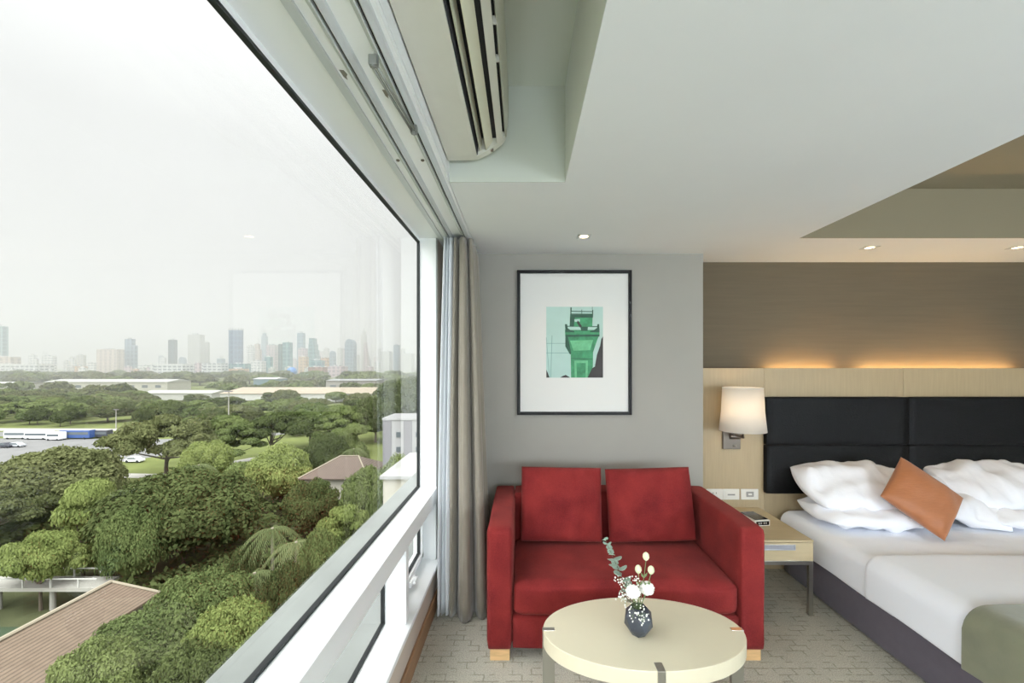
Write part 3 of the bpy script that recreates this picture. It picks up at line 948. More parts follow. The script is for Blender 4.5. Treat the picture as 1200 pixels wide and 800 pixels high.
lamp = empty('wall_lamp', (1.66, 3.40, 0.97), 'wall lamp with a tapered white fabric shade left of the headboard', 'lamp')
MB().box(1.612, 1.752, 3.435, YP, 0.975, 1.150).build('back_plate', M['chrome_dark'], lamp, bevel=.004)
MB().tube([(1.682, 3.44, 1.10), (1.682, 3.26, 1.10), (1.672, 3.25, 1.13), (1.672, 3.25, 1.22)], .010, 10).build('arm', M['chrome_dark'], lamp, smooth=True)
MB().prism([(3.434, 1.055), (3.405, 1.075), (3.405, 1.095), (3.434, 1.085)], 'x', 1.66, 1.75).build('reading_arm', M['chrome_dark'], lamp, bevel=.002)
MB().lathe([(.012, 0), (.014, .004), (.012, .008)], (1.70, 3.425, 1.00), 12, close=True).build('switch_knob', M['chrome'], lamp, smooth=True)
shd = MB().lathe([(.166, 1.152), (.150, 1.30), (.142, 1.482)], (1.672, 3.25, 0), 48).build('lamp_shade', M['shade'], lamp, smooth=True)
md = shd.modifiers.new('t', 'SOLIDIFY'); md.thickness = .0015
MB().tube([(1.672 + .141 * math.cos(t), 3.25 + .141 * math.sin(t), 1.480) for t in [2 * math.pi * k / 40 for k in range(41)]], .003, 6).build('shade_rim', M['white_plastic'], lamp, smooth=True)
MB().ball((1.672, 3.25, 1.30), .03, 8).build('bulb', M['warm_bulb'], lamp, smooth=True)
def point_light(name, loc, watts, col, rad, parent=None):
    l = bpy.data.lights.new(name, 'POINT'); l.energy = watts; l.color = col; l.shadow_soft_size = rad
    o = bpy.data.objects.new(name, l); COL.objects.link(o); o.location = loc
    if parent is not None:
        o.parent = parent; o.location = Vector(loc) - world_loc(parent)
    return o
WARM = (1.0, 0.66, 0.36)
point_light('bulb_light', (1.672, 3.25, 1.36), 1.3, (1.0, .78, .55), .03, lamp)

def plate(name, px, w, label, cat, build):
    x = px
    e = empty(name, (x, YP, 0.566), label, cat)
    MB().box(x - w / 2, x + w / 2, YP - .010, YP, 0.564, 0.650).build('plate', M['white_plastic'], e, bevel=.004)
    build(e, x)
def b_socket(e, x):
    MB().box(x - .030, x + .030, YP - .013, YP - .010, .580, .634).build('insert', M['white_plastic'], e, bevel=.002)
    for dx, dz, ww, hh in ((-.012, .012, .004, .012), (.012, .012, .004, .012), (0, -.012, .006, .006)):
        MB().box(x + dx - ww / 2, x + dx + ww / 2, YP - .0135, YP - .0128, .607 + dz - hh / 2, .607 + dz + hh / 2).build('slot', M['dark'], e)
def b_switch(e, x):
    MB().box(x - .045, x + .045, YP - .014, YP - .010, .582, .632).build('rocker', M['white_plastic'], e, bevel=.002)
    MB().box(x - .030, x + .030, YP - .0145, YP - .0138, .600, .612).build('marking', M['grey_plastic'], e)
def b_card(e, x):
    MB().box(x - .030, x + .030, YP - .014, YP - .010, .588, .630).build('insert', M['grey_plastic'], e, bevel=.002)
    MB().box(x - .014, x + .014, YP - .0150, YP - .0138, .602, .616).build('rocker', M['white_plastic'], e)
plate('power_socket', 1.548, .13, 'white power socket nearest the red sofa arm, leftmost of three plates', 'socket', b_socket)
plate('light_switch', 1.682, .136, 'white double switch plate in the middle of the row above the nightstand', 'switch', b_switch)
plate('data_socket', 1.834, .140, 'white plate with a grey centre, nearest the headboard', 'socket', b_card)

# ================================================================== NIGHTSTAND
NX0, NX1, NY0, NY1, NZ = 1.40, 1.911, 2.806, YP - .001, 0.50
ns = empty('nightstand', ((NX0 + NX1) / 2, 3.1, 0), 'pale maple nightstand with one drawer on a square steel frame, between sofa and bed', 'nightstand')
MB().box(NX0, NX1, NY0 + .016, NY1, 0.362, NZ - .016).build('body', M['maple'], ns, bevel=.002)
MB().box(NX0, NX1, NY0, NY1, NZ - .015, NZ).build('top', M['maple'], ns, bevel=.002)
dw = MB().box(NX0 + .002, NX1 - .002, NY0, NY0 + .015, 0.364, NZ - .018).build('drawer', M['maple'], ns, bevel=.0015)
hd = MB(); hx0, hx1 = 1.535, 1.790
hd.box(hx0, hx1, NY0 - .006, NY0, .466, .472); hd.box(hx0, hx1, NY0 - .006, NY0, .436, .441)
hd.box(hx0, hx0 + .006, NY0 - .006, NY0, .441, .466); hd.box(hx1 - .006, hx1, NY0 - .006, NY0, .441, .466)
hd.box(hx0 + .006, hx1 - .006, NY0 - .0015, NY0 - .0005, .441, .466)
hd.build('handle', mat('satin_silver', srgb(198, 200, 208), .3, metal=.6), dw, bevel=.001)
fr_ = MB(); q = .026
for y in (NY0 + .004, NY1 - q - .01):
    fr_.box(NX0, NX1, y, y + q, .336, .362)
for x in (NX0, NX1 - q):
    fr_.box(x, x + q, NY0 + .004 + q, NY1 - q - .01, .336, .362)
fr_.build('rail', M['chrome'], ns, bevel=.001)
for x in (NX0, NX1 - q):
    for y in (NY0 + .004, NY1 - q - .01):
        MB().box(x, x + q, y, y + q, 0, .336).build('leg', M['chrome'], ns, bevel=.001)

ck = empty('clock_radio', (1.70, 3.14, NZ), 'small white clock radio with a black top and display on the nightstand', 'clock')
ck.rotation_euler = (0, 0, R(8))
def at_ck(mb, nm, m_, bv):
    o = mb.build(nm, m_, ck, bevel=bv)
    return o
c0 = Vector((1.70, 3.14, NZ))
at_ck(MB().prism([(c0.x - .060, c0.z), (c0.x + .060, c0.z), (c0.x + .060, c0.z + .042), (c0.x - .060, c0.z + .042)], 'y', 3.05, 3.23), 'case', M['white_plastic'], .006)
at_ck(MB().box(c0.x - .052, c0.x + .052, 3.062, 3.222, c0.z + .0425, c0.z + .047), 'top_panel', M['black_gloss'], .002)
at_ck(MB().box(c0.x - .050, c0.x + .050, 3.046, 3.051, c0.z + .008, c0.z + .036), 'display', M['black_gloss'], .002)
for k, dx in enumerate((-.030, -.014, .010, .026)):
    at_ck(MB().box(c0.x + dx - .004, c0.x + dx + .004, 3.0452, 3.0462, c0.z + .016, c0.z + .030), 'button', M['grey_plastic'], 0)
cb_ = MB().tube([(1.60, 3.25, NZ + .005), (1.55, 3.31, NZ + .004), (1.56, 3.38, NZ + .004), (1.52, 3.44, NZ + .02), (1.548, YP - .02, .60)], .003, 6)
tag(cb_.build('power_cable', M['dark'], smooth=True), 'thin dark cable from the clock radio to the wall socket', 'cable')

# ================================================================== BED
BX0, BX1, BY0, BY1 = 2.06, 4.08, 1.40, 3.40
bed = empty('bed', (3.07, 2.4, 0), 'double bed with a grey-purple fabric base standing against the headboard', 'bed')
soft('bed_base', (BX0 + .012, BX1 - .012, BY0 + .01, BY1 + .004, 0.012, 0.285), .02, M['skirt'], bed, n=14, nz=.004)
soft('mattress', (BX0 - .002, BX1 + .002, BY0, BY1, 0.286, 0.478), .07, M['sheet'], bed, n=18, bulge=(.006, 0, .008))

def cover(name, x0, x1, y0, y1, ztop, zbot, r, material, label, cat, off, nz=.006, seed=0, thick=.010, hem_wave=.006, ny=40, sub=None):
    """cloth laid over the mattress: profile across x, repeated along y"""
    prof = []
    for i in range(9):
        prof.append((x0 - off, zbot + (ztop - r - zbot) * i / 8.0))
    for i in range(1, 9):
        a = math.pi / 2 * i / 8
        prof.append((x0 - off + r * (1 - math.cos(a)), ztop - r + r * math.sin(a)))
    for i in range(1, 31):
        prof.append((x0 - off + r + (x1 - x0 + 2 * off - 2 * r) * i / 31.0, ztop))
    rt = []
    for i in range(0, 9):
        a = math.pi / 2 * (1 - i / 8)
        rt.append((x1 + off - r * (1 - math.cos(a)), ztop - r + r * math.sin(a)))
    for i in range(1, 9):
        rt.append((x1 + off, ztop - r - (ztop - r - zbot) * i / 8.0))
    prof += rt
    L = len(prof); vs = []
    for j in range(ny + 1):
        y = y0 + (y1 - y0) * j / ny
        for i, (x, z) in enumerate(prof):
            p = Vector((x, y, z))
            d = noise.noise(Vector((x * 2.2 + seed, y * 2.2, z * 2))) * nz + noise.noise(Vector((x * 6 + seed, y * 3.0, z * 3))) * nz * .45
            if i < 9:
                p.x -= abs(d) * 1.2 * (1 - i / 12)
                if i == 0: p.z += hem_wave * math.sin(y * 7 + seed)
            elif i < L - 9:
                p.z += d
            else:
                p.x += abs(d)
            # gentle roll-down of the hem at the two open ends
            if j == ny or j == 0:
                if 9 <= i < L - 9: p.z -= .004
            vs.append(p)
    fs = [(j * L + i, j * L + i + 1, (j + 1) * L + i + 1, (j + 1) * L + i) for j in range(ny) for i in range(L - 1)]
    o = MB().add(vs, fs).build(name, material, None, smooth=True)
    md = o.modifiers.new('t', 'SOLIDIFY'); md.thickness = thick; md.offset = 0
    md2 = o.modifiers.new('b', 'BEVEL'); md2.width = thick * .4; md2.segments = 2; md2.limit_method = 'ANGLE'; md2.angle_limit = R(50)
    return tag(o, label, cat)
cover('bed_sheet', BX0, BX1, 2.36, 3.40, 0.494, 0.265, .075, M['sheet'], 'smooth white sheet under the pillows, tucked over the head of the mattress', 'sheet', .006, nz=.004)
cover('duvet', BX0, BX1, 1.40, 2.545, 0.518, 0.262, .085, M['sheet'], 'thick white duvet covering the middle of the bed and hanging over its side', 'duvet', .014, nz=.009, seed=4, thick=.018)
cover('bed_throw', BX0, BX1, 1.395, 1.965, 0.552, 0.253, .11, M['throw'], 'olive green velvet throw across the foot of the bed', 'throw', .036, nz=.010, seed=8, thick=.010)

def bed_pillow(cx, cy, cz, w, h, t, rx, rz, seed, label, ry=0.0):
    m = Matrix.Translation((cx, cy, cz)) @ Matrix.Rotation(R(rz), 4, 'Z') @ Matrix.Rotation(R(ry), 4, 'Y') @ Matrix.Rotation(R(rx), 4, 'X')
    o = pillow('pillow', w, h, t, m, M['pillow'], seed=seed, pinch=.02, wr=.045, flat=.46, rc=.24, n=36)
    return tag(o, label, 'pillow', 'white pillows at the head of the bed')
bed_pillow(2.52, 3.12, 0.585, 0.88, 0.48, .17, 4, -1, 1.0, 'lower white pillow lying flat on the left side of the bed')
bed_pillow(2.51, 3.22, 0.745, 0.86, 0.50, .25, 26, 2, 3.4, 'upper white pillow leaning on the headboard at the left of the bed')
bed_pillow(3.66, 3.12, 0.585, 0.88, 0.48, .17, 4, 1, 5.2, 'lower white pillow lying flat on the right side of the bed')
bed_pillow(3.60, 3.22, 0.74, 0.92, 0.50, .25, 26, -2, 7.7, 'upper white pillow leaning on the headboard at the right of the bed')
bed_pillow(3.17, 3.12, 0.66, 0.58, 0.42, .15, 30, -10, 9.9, 'white pillow slumped behind the right side of the orange cushion', ry=14)
m = Matrix.Translation((2.71, 2.90, 0.755)) @ Matrix.Rotation(R(62), 4, 'X') @ Matrix.Rotation(R(-43), 4, 'Z')
oc = pillow('cushion', 0.42, 0.37, 0.14, m, M['orange'], seed=2.2, pinch=.03, wr=.014, flat=.42)
tag(oc, 'rust orange cushion standing on its corner against the white pillows', 'cushion')

# ================================================================== FILL LAMPS: unseen globes added behind the camera to brighten the room
FILL_W = 620
M['opal'] = mat_cloth_translucent('fill_globe_opal', (.95, .95, .93), .9)
for x, y, gw_, lb in ((0.35, -2.1, 2.1, 'added white globe fill lamp, unseen behind the viewer, nearest the long window'), (2.4, -2.1, 1.15, 'added white globe fill lamp, unseen behind the viewer, in the middle'),
                 (3.5, -0.55, 1.8, 'added white globe fill lamp, unseen behind the viewer, facing the foot of the bed')):
    e = empty('fill_lamp', (x, y, 0), lb, 'lamp')
    MB().lathe([(.16, 0), (.16, .02), (.02, .03)], (x, y, 0), 24, close=True).build('base', M['chrome_dark'], e)
    MB().tube([(x, y, .02), (x, y, 1.22)], .012, 8).build('pole', M['chrome_dark'], e)
    o = MB().ball((x, y, 1.40), .19, 12).build('globe', M['opal'], e, smooth=True)
    point_light('fill_light', (x, y, 1.40), FILL_W * gw_, (0.78, 0.89, 1.0), .2, e)

# ================================================================== DOWNLIGHTS
def spot(name, loc, watts, col, angle, parent, blend=.6):
    l = bpy.data.lights.new(name, 'SPOT'); l.energy = watts; l.color = col; l.spot_size = R(angle); l.spot_blend = blend; l.shadow_soft_size = .03
    o = bpy.data.objects.new(name, l); COL.objects.link(o)
    o.parent = parent; o.location = Vector(loc) - world_loc(parent)
    return o
for x, y, lb, wts in ((0.41, 2.88, 'small square ceiling downlight above the framed picture', 5),
                      (2.56, 3.15, 'small ceiling downlight above the left side of the bed', 9),
                      (3.65, 3.15, 'small ceiling downlight above the right side of the bed, at the photo edge', 9)):
    e = empty('downlight', (x, y, ZC - .004), lb, 'downlight')
    s_ = .045
    t_ = MB()
    t_.box(x - s_, x + s_, y - s_, y - s_ + .012, ZC - .004, ZC); t_.box(x - s_, x + s_, y + s_ - .012, y + s_, ZC - .004, ZC)
    t_.box(x - s_, x - s_ + .012, y - s_, y + s_, ZC - .004, ZC); t_.box(x + s_ - .012, x + s_, y - s_, y + s_, ZC - .004, ZC)
    t_.build('trim_ring', M['alu_grey'], e, bevel=.001)
    MB().lathe([(.001, -.0015), (.028, -.0015), (.028, 0)], (x, y, ZC), 20).build('lens', M['warm_bulb'], e)
    spot('downlight_beam', (x, y, ZC - .012), wts, WARM, 110, e)


# ================================================================== OUTSIDE
G = -25.35
def mat_leaf(name, col, col2, vs=0.25, trans=0.3):
    def ds(c):
        l = .3 * c[0] + .6 * c[1] + .1 * c[2]
        return tuple((v * .74 + l * .26) * 0.95 for v in c)
    col, col2 = ds(col), ds(col2)
    m = bpy.data.materials.new(name); m.use_nodes = True
    t = m.node_tree; t.nodes.clear()
    o = t.nodes.new('ShaderNodeOutputMaterial')
    tc = t.nodes.new('ShaderNodeTexCoord'); n = t.nodes.new('ShaderNodeTexNoise')
    geo = t.nodes.new('ShaderNodeNewGeometry')
    n.inputs['Scale'].default_value = vs; n.inputs['Detail'].default_value = 4
    t.links.new(geo.outputs['Position'], n.inputs['Vector'])
    oi = t.nodes.new('ShaderNodeObjectInfo')
    ad = t.nodes.new('ShaderNodeMath'); ad.operation = 'MULTIPLY_ADD'; ad.inputs[1].default_value = 0.5
    r = t.nodes.new('ShaderNodeMapRange'); r.inputs['From Min'].default_value = .3; r.inputs['From Max'].default_value = .7
    t.links.new(n.outputs['Fac'], r.inputs['Value'])
    r.inputs['To Max'].default_value = 0.6
    t.links.new(oi.outputs['Random'], ad.inputs[0]); t.links.new(r.outputs[0], ad.inputs[2])
    mx = t.nodes.new('ShaderNodeMix'); mx.data_type = 'RGBA'
    mx.inputs[6].default_value = c4(col); mx.inputs[7].default_value = c4(col2)
    t.links.new(ad.outputs[0], mx.inputs[0])
    d = t.nodes.new('ShaderNodeBsdfDiffuse'); tl = t.nodes.new('ShaderNodeBsdfTranslucent')
    ms = t.nodes.new('ShaderNodeMixShader'); ms.inputs[0].default_value = trans
    t.links.new(mx.outputs[2], d.inputs[0]); t.links.new(mx.outputs[2], tl.inputs[0])
    t.links.new(d.outputs[0], ms.inputs[1]); t.links.new(tl.outputs[0], ms.inputs[2])
    t.links.new(ms.outputs[0], o.inputs[0])
    return m
LF = {
 'olive': mat_leaf('leaf_olive', srgb(84, 94, 46), srgb(116, 122, 66)),
 'dark': mat_leaf('leaf_dark', srgb(64, 78, 34), srgb(96, 110, 50)),
 'bright': mat_leaf('leaf_bright', srgb(104, 124, 42), srgb(144, 158, 66)),
 'mid': mat_leaf('leaf_mid', srgb(80, 100, 44), srgb(122, 138, 62)),
}
M['bark'] = mat('bark', srgb(92, 84, 72), .9, var=.2, vscale=3)

def crown_arrays(kind, nleaf, ls, seed):
    rng = np.random.default_rng(seed)
    L = []
    if kind == 'round':
        k = 40
        for i in range(k):
            a = rng.uniform(0, 2 * np.pi); u = rng.uniform(-0.25, 1); q = np.sqrt(max(0, 1 - u * u))
            rr = rng.uniform(.15, .31)
            rad = (1 - rr) * rng.uniform(.82, 1.0)
            L.append((rad * q * np.cos(a), rad * q * np.sin(a), .55 + (u * .45) * (1 - rr * .9), rr, .30 / .42))
        L.append((0, 0, .52, .74, .56))
        zs = 1.0
    elif kind == 'umbrella':
        for i in range(40):
            a = rng.uniform(0, 2 * np.pi); rad = np.sqrt(rng.uniform(0, 1)) * .86
            rr = rng.uniform(.13, .26)
            z = .90 - .30 * rad * rad - rng.uniform(0, .16) - rr * .3
            L.append((rad * np.cos(a), rad * np.sin(a), z, rr, .42))
        for i in range(6):
            a = rng.uniform(0, 2 * np.pi); rad = rng.uniform(.3, .6)
            L.append((rad * np.cos(a), rad * np.sin(a), rng.uniform(.45, .58), rng.uniform(.16, .24), .40))
    elif kind == 'tall':
        for i in range(22):
            z = rng.uniform(.15, .92); w = .75 * (1 - (z - .4) ** 2 * 1.6) if z > .4 else .75
            a = rng.uniform(0, 2 * np.pi); rad = rng.uniform(.2, .6) * w
            L.append((rad * np.cos(a), rad * np.sin(a), z, rng.uniform(.3, .42) , .28))
    elif kind == 'tier':
        for i in range(30):
            t_ = i / 30; z = .35 + .6 * t_; w = .8 * (1 - t_ ** 1.6) + .1
            a = i * 2.4 + rng.uniform(-.3, .3)
            L.append((w * np.cos(a), w * np.sin(a), z, rng.uniform(.20, .30), .26))
        L.append((0, 0, .65, .35, .7))
    L = np.array(L)
    C = L[:, :3]; Rr = L[:, 3]; Sz = L[:, 4]
    w = Rr ** 2; w /= w.sum()
    P = []; N = []
    tot = 0
    while tot < nleaf:
        m_ = nleaf
        idx = rng.choice(len(L), m_, p=w)
        d = rng.normal(size=(m_, 3)); d /= np.linalg.norm(d, axis=1)[:, None]
        d[:, 2] = np.where(d[:, 2] < -.35, -d[:, 2], d[:, 2])
        rad = Rr[idx] * rng.uniform(.74, 1.12, m_) * (1 + .10 * np.sin(d[:, 0] * 9 + idx) * np.cos(d[:, 1] * 8))
        sc_ = np.stack([rad, rad, rad * Sz[idx]], 1)
        p = C[idx] + d * sc_
        keep = np.ones(m_, bool)
        for j in range(len(L)):
            q = (p - C[j]) / np.array([Rr[j], Rr[j], Rr[j] * Sz[j]])
            keep &= ~((np.linalg.norm(q, axis=1) < .74) & (idx != j))
        P.append(p[keep]); N.append(d[keep]); tot += keep.sum()
    P = np.concatenate(P)[:nleaf]; N = np.concatenate(N)[:nleaf]
    n = len(P)
    N = N + rng.normal(scale=.55, size=(n, 3)); N[:, 2] += .35
    N /= np.linalg.norm(N, axis=1)[:, None]
    A = np.cross(N, rng.normal(size=(n, 3))); A /= np.linalg.norm(A, axis=1)[:, None]
    B = np.cross(N, A)
    s1 = (ls * rng.uniform(.6, 1.4, n))[:, None]; s2 = s1 * .62
    V = np.stack([P - A * s1, P - B * s2, P + A * s1, P + B * s2], 1).reshape(-1, 3)
    Fq = np.arange(n * 4).reshape(-1, 4)
    # solid inner masses of foliage
    bm = bmesh.new()
    for j in range(len(L)):
        mtx = Matrix.Translation(C[j]) @ Matrix.Diagonal((Rr[j] * .72, Rr[j] * .72, Rr[j] * .72 * Sz[j], 1))
        bmesh.ops.create_icosphere(bm, subdivisions=2 if nleaf > 2500 else 1, radius=1.0, matrix=mtx)
    for v in bm.verts:
        v.co += noise.noise_vector(v.co * 9) * .03
    bm.verts.index_update()
    V2 = np.array([v.co[:] for v in bm.verts]); F2 = [tuple(v.index + n * 4 for v in f.verts) for f in bm.faces]
    bm.free()
    return np.concatenate([V, V2]), [tuple(f) for f in Fq.tolist()] + F2, L

def trunk_mb(L, R_, H, rng, cap=7, thick=.035):
    mb = MB()
    mb.tube([(0, 0, -.3), (.02 * R_, 0, H * .18), (-.01 * R_, .02 * R_, H * .36), (0, 0, H * .55)], [R_ * thick * 1.3, R_ * thick, R_ * thick * .8, R_ * thick * .45], 7)
    for j in range(min(cap, len(L))):
        c = Vector((L[j][0] * R_, L[j][1] * R_, L[j][2] * H))
        a = Vector((0, 0, H * (.26 + .02 * j)))
        mid = a.lerp(c, .5) + Vector((0, 0, -.04 * H))
        mb.tube([a, mid, c], [R_ * thick * .5, R_ * thick * .32, R_ * thick * .12], 5)
    return mb

MESH = {}
def tree_meshes(kind, nleaf, ls, seed, leaf, R_, H):
    """crown and trunk meshes at real size"""
    key = (kind, nleaf, seed, leaf)
    if key not in MESH:
        V, Fs, L = crown_arrays(kind, nleaf, ls, seed)
        V = V * np.array([R_, R_, H])
        me = bpy.data.meshes.new('crown'); me.from_pydata(V.tolist(), [], Fs); me.materials.append(LF[leaf]); me.update()
        rng = np.random.default_rng(seed)
        tm = trunk_mb(L, R_, H, rng)
        mt = bpy.data.meshes.new('trunk'); mt.from_pydata([tuple(v) for v in tm.v], [], tm.f); mt.materials.append(M['bark']); mt.update()
        one = bpy.data.meshes.new('tree')
        nV = len(V)
        one.from_pydata(V.tolist() + [tuple(v) for v in tm.v], [], Fs + [tuple(i + nV for i in f) for f in tm.f])
        one.materials.append(LF[leaf]); one.materials.append(M['bark'])
        one.polygons.foreach_set('material_index', [0] * len(Fs) + [1] * len(tm.f)); one.update()
        MESH[key] = (me, mt, one, R_, H)
    return MESH[key]

NEAR = {('round', l): [('round', 11000, .034, s_, l) for s_ in (1, 2)] for l in LF}
def place_tree(x, y, R_, H, kind, leaf, label, parts=True, lod='near', group=None, seed=0, gz=G):
    nl, ls = {'near': (20000, .025), 'mid': (5200, .050), 'far': (750, .13)}[lod]
    base = {'round': (8, 11), 'umbrella': (11, 14), 'tall': (5, 15), 'tier': (7, 14)}[kind]
    me, mt, one, r0, h0 = tree_meshes(kind, nl, ls, seed, leaf, *base)
    sxy, sz_ = R_ / r0, H / h0
    rot = random.uniform(0, 6.28)
    if parts:
        e = empty('tree', (x, y, gz), label, 'tree', group)
        e.rotation_euler = (0, 0, rot)
        for nm, mm in (('crown', me), ('trunk', mt)):
            o = bpy.data.objects.new(nm, mm); COL.objects.link(o); o.parent = e; o.scale = (sxy, sxy, sz_)
        return e
    o = bpy.data.objects.new('tree', one); COL.objects.link(o)
    o.location = (x, y, gz); o.scale = (sxy, sxy, sz_); o.rotation_euler = (0, 0, rot)
    return tag(o, label, 'tree', group)

def PT(px, ytop, wpx, d, kind, leaf, label, lod='near', seed=0, parts=True, group=None):
    x = (px - CX) * d / F
    H = (EYE - (ytop - CY) * d / F) - G
    return place_tree(x, d, wpx * d / F / 2, H, kind, leaf, label, parts, lod, group, seed)

random.seed(21)
# --- ground, lawns, roads
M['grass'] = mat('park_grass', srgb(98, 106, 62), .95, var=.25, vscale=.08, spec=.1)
M['soil'] = mat('dark_soil', srgb(76, 80, 56), .95, var=.25, vscale=.3, spec=.1)
M['asphalt'] = mat('pale_asphalt', srgb(118, 118, 117), .9, var=.08, vscale=.2, spec=.2)
M['path'] = mat('pale_concrete_path', srgb(156, 154, 146), .9, var=.06, vscale=.4)
M['water'] = mat('pond_water', srgb(70, 84, 66), .12)
struct(MB().box(-5200, 1500, -60, 5200, G - .5, G).build('ground', M['grass'], origin=(0, 0, G)))
def flat(name, poly, z, m_):
    return struct(MB().prism(poly, 'z', G, G + z).build(name, m_))
flat('ground_soil', [(-110, 14), (-2, 14), (-8, 92), (-62, 94), (-112, 92)], .03, M['soil'])  # darker soil area under the garden trees
flat('road_far', [(-420, 160), (-96, 163), (-92, 171), (-420, 176)], .05, M['asphalt'])
flat('car_park', [(-280, 104), (-118, 108), (-108, 128), (-118, 156), (-290, 160)], .04, M['asphalt'])
flat('footpath', [(-122, 104), (-88, 102), (-74, 126), (-60, 140), (-61, 143), (-77, 129), (-90, 106), (-122, 108)], .06, M['path'])
flat('pavement', [(-330, 176), (-150, 176), (-140, 181), (-330, 186)], .06, M['path'])
flat('pond', [(-90, 22), (-46, 22), (-46, 44), (-90, 44)], .05, M['water'])

# --- single trees one can tell apart
PT(64, 531, 150, 72, 'round', 'olive', 'wide dull-olive tree at the left edge, in front of the car park', seed=1)
PT(-30, 560, 140, 60, 'umbrella', 'olive', 'dull-olive tree cut off by the left photo edge above the walkway', seed=2)
PT(98, 566, 92, 54, 'tall', 'bright', 'bright green drooping tree between the left olive tree and the walkway', seed=3)
PT(48, 612, 90, 47, 'umbrella', 'bright', 'light green spreading tree hanging over the raised walkway', seed=3)
PT(213, 560, 178, 57, 'round', 'dark', 'largest dark green dense tree in the middle of the garden', seed=2)
PT(160, 596, 80, 50, 'round', 'mid', 'mid green tree between the drooping tree and the large dark tree', seed=3)
PT(329, 527, 78, 80, 'round', 'bright', 'round light green tree in front of the brown house roof', seed=4)
PT(196, 480, 118, 100, 'umbrella', 'olive', 'spreading tree with a visible forked trunk beside the car park', seed=5)
PT(268, 486, 74, 110, 'tier', 'mid', 'layered tree left of the tall lamp post on the lawn', seed=6)
PT(318, 474, 82, 118, 'umbrella', 'dark', 'dark flat-topped tree standing over the bright lawn', seed=6)
PT(363, 466, 74, 138, 'umbrella', 'mid', 'flat-topped tree with a bare trunk at the lawn, right of the dark flat-topped one', seed=7)
PT(398, 474, 66, 128, 'tier', 'mid', 'layered green tree left of the white annex roof, behind the shrubs', seed=8)
PT(244, 519, 58, 93, 'round', 'bright', 'small fresh green tree on the lawn right of the forked tree', seed=3)
PT(284, 545, 50, 84, 'round', 'mid', 'low rounded tree left of the round light green tree', seed=5, lod='mid')
PT(384, 512, 60, 92, 'round', 'dark', 'dark rounded tree directly behind the brown house roof', seed=6)
PT(414, 496, 54, 98, 'tall', 'mid', 'narrow green tree right of the dark tree behind the house', seed=8)
PT(440, 468, 66, 150, 'round', 'dark', 'tall dark tree standing left of the white annex', seed=7)
PT(478, 446, 80, 190, 'round', 'dark', 'large dark tree rising behind the white annex', seed=2)
PT(470, 540, 60, 66, 'round', 'bright', 'light green tree in front of the white annex', seed=4)
PT(432, 552, 70, 62, 'round', 'mid', 'soft green tree right of the brown house roof', seed=3)
PT(404, 590, 84, 52, 'tier', 'bright', 'yellow-green feathery tree below the brown house roof', seed=9)
PT(366, 566, 66, 66, 'round', 'dark', 'dark tree in front of the brown house roof, at its left', seed=7)
PT(378, 628, 60, 44, 'round', 'mid', 'mid green tree beside the window ledge, under the feathery tree', seed=4)
PT(236, 676, 120, 38, 'round', 'mid', 'near green tree right of the tiled roof end', seed=8)
PT(270, 716, 110, 33, 'round', 'bright', 'lowest light green tree beside the glass edge at the bottom', seed=1)
PT(170, 724, 130, 35, 'round', 'mid', 'leafy tree overlapping the lower edge of the tiled roof', seed=4)
PT(110, 762, 110, 30, 'round', 'mid', 'nearest leafy tree at the bottom, under the tiled roof', seed=5)
PT(228, 760, 110, 30, 'round', 'dark', 'dark leafy tree at the bottom between the two light ones', seed=7)
PT(335, 668, 60, 40, 'round', 'dark', 'dark bushy tree at the foot of the palm beside the ledge', seed=6)
PT(288, 646, 50, 46, 'round', 'dark', 'small dark tree left of the palm', seed=1)

# palms
def palm_meshes():
    mb = MB(); random.seed(5)
    for k in range(20):
        a = 2 * math.pi * k / 20 + random.uniform(-.1, .1); L = random.uniform(2.6, 3.4); up = random.uniform(.1, 1.0)
        pts = []
        for i in range(9):
            t = i / 8
            pts.append(Vector((math.cos(a) * L * t, math.sin(a) * L * t, up * 2.0 * t - (1.5 + up) * t * t * 1.6)))
        mb.tube(pts, [.05 * (1 - .8 * i / 8) for i in range(9)], 4)
        for i in range(1, 9):
            for sub_ in (0, .5):
                p = pts[i - 1].lerp(pts[i], sub_ + .5 if sub_ == 0 else 1.0)
                d = (pts[i] - pts[i - 1]).normalized(); s_ = d.cross(Vector((0, 0, 1))).normalized()
                for sg in (-1, 1):
                    tip = p + s_ * sg * .62 * (1 - .5 * i / 8) + d * .35 - Vector((0, 0, .40))
                    mb.add([p - d * .07, tip, p + d * .07], [(0, 1, 2)])
    tk = MB().tube([(0, 0, 0), (.15, 0, 4), (.05, .1, 8)], [.26, .18, .14], 8)
    return mb, tk
pmb, ptk = palm_meshes()
pf = bpy.data.meshes.new('fronds'); pf.from_pydata([tuple(v) for v in pmb.v], [], pmb.f); pf.materials.append(mat_leaf('leaf_palm', srgb(92, 108, 54), srgb(124, 136, 78))); pf.update()
ptm = bpy.data.meshes.new('trunk'); ptm.from_pydata([tuple(v) for v in ptk.v], [], ptk.f); ptm.materials.append(mat('palm_trunk', srgb(140, 134, 116), .9)); ptm.update()
for px, yt, d, lb in ((318, 612, 47, 'tallest pale palm in the garden, right of the large dark tree'), (346, 628, 45, 'palm right of the tallest one, close to the ledge'),
                      (297, 664, 42, 'low palm left of and below the tallest palm'), (414, 522, 90, 'palm among trees left of the white annex'), (232, 540, 70, 'palm top showing behind the large dark tree')):
    x = (px - CX) * d / F; top = EYE - (yt - CY) * d / F; h = top - G
    e = empty('palm_tree', (x, d, G), lb, 'palm')
    for nm, mm in (('trunk', ptm), ('fronds', pf)):
        o = bpy.data.objects.new(nm, mm); COL.objects.link(o); o.parent = e
        if nm == 'trunk': o.scale = (1, 1, (h - .6) / 8)
        else: o.location = (.05, .1, h - .8)

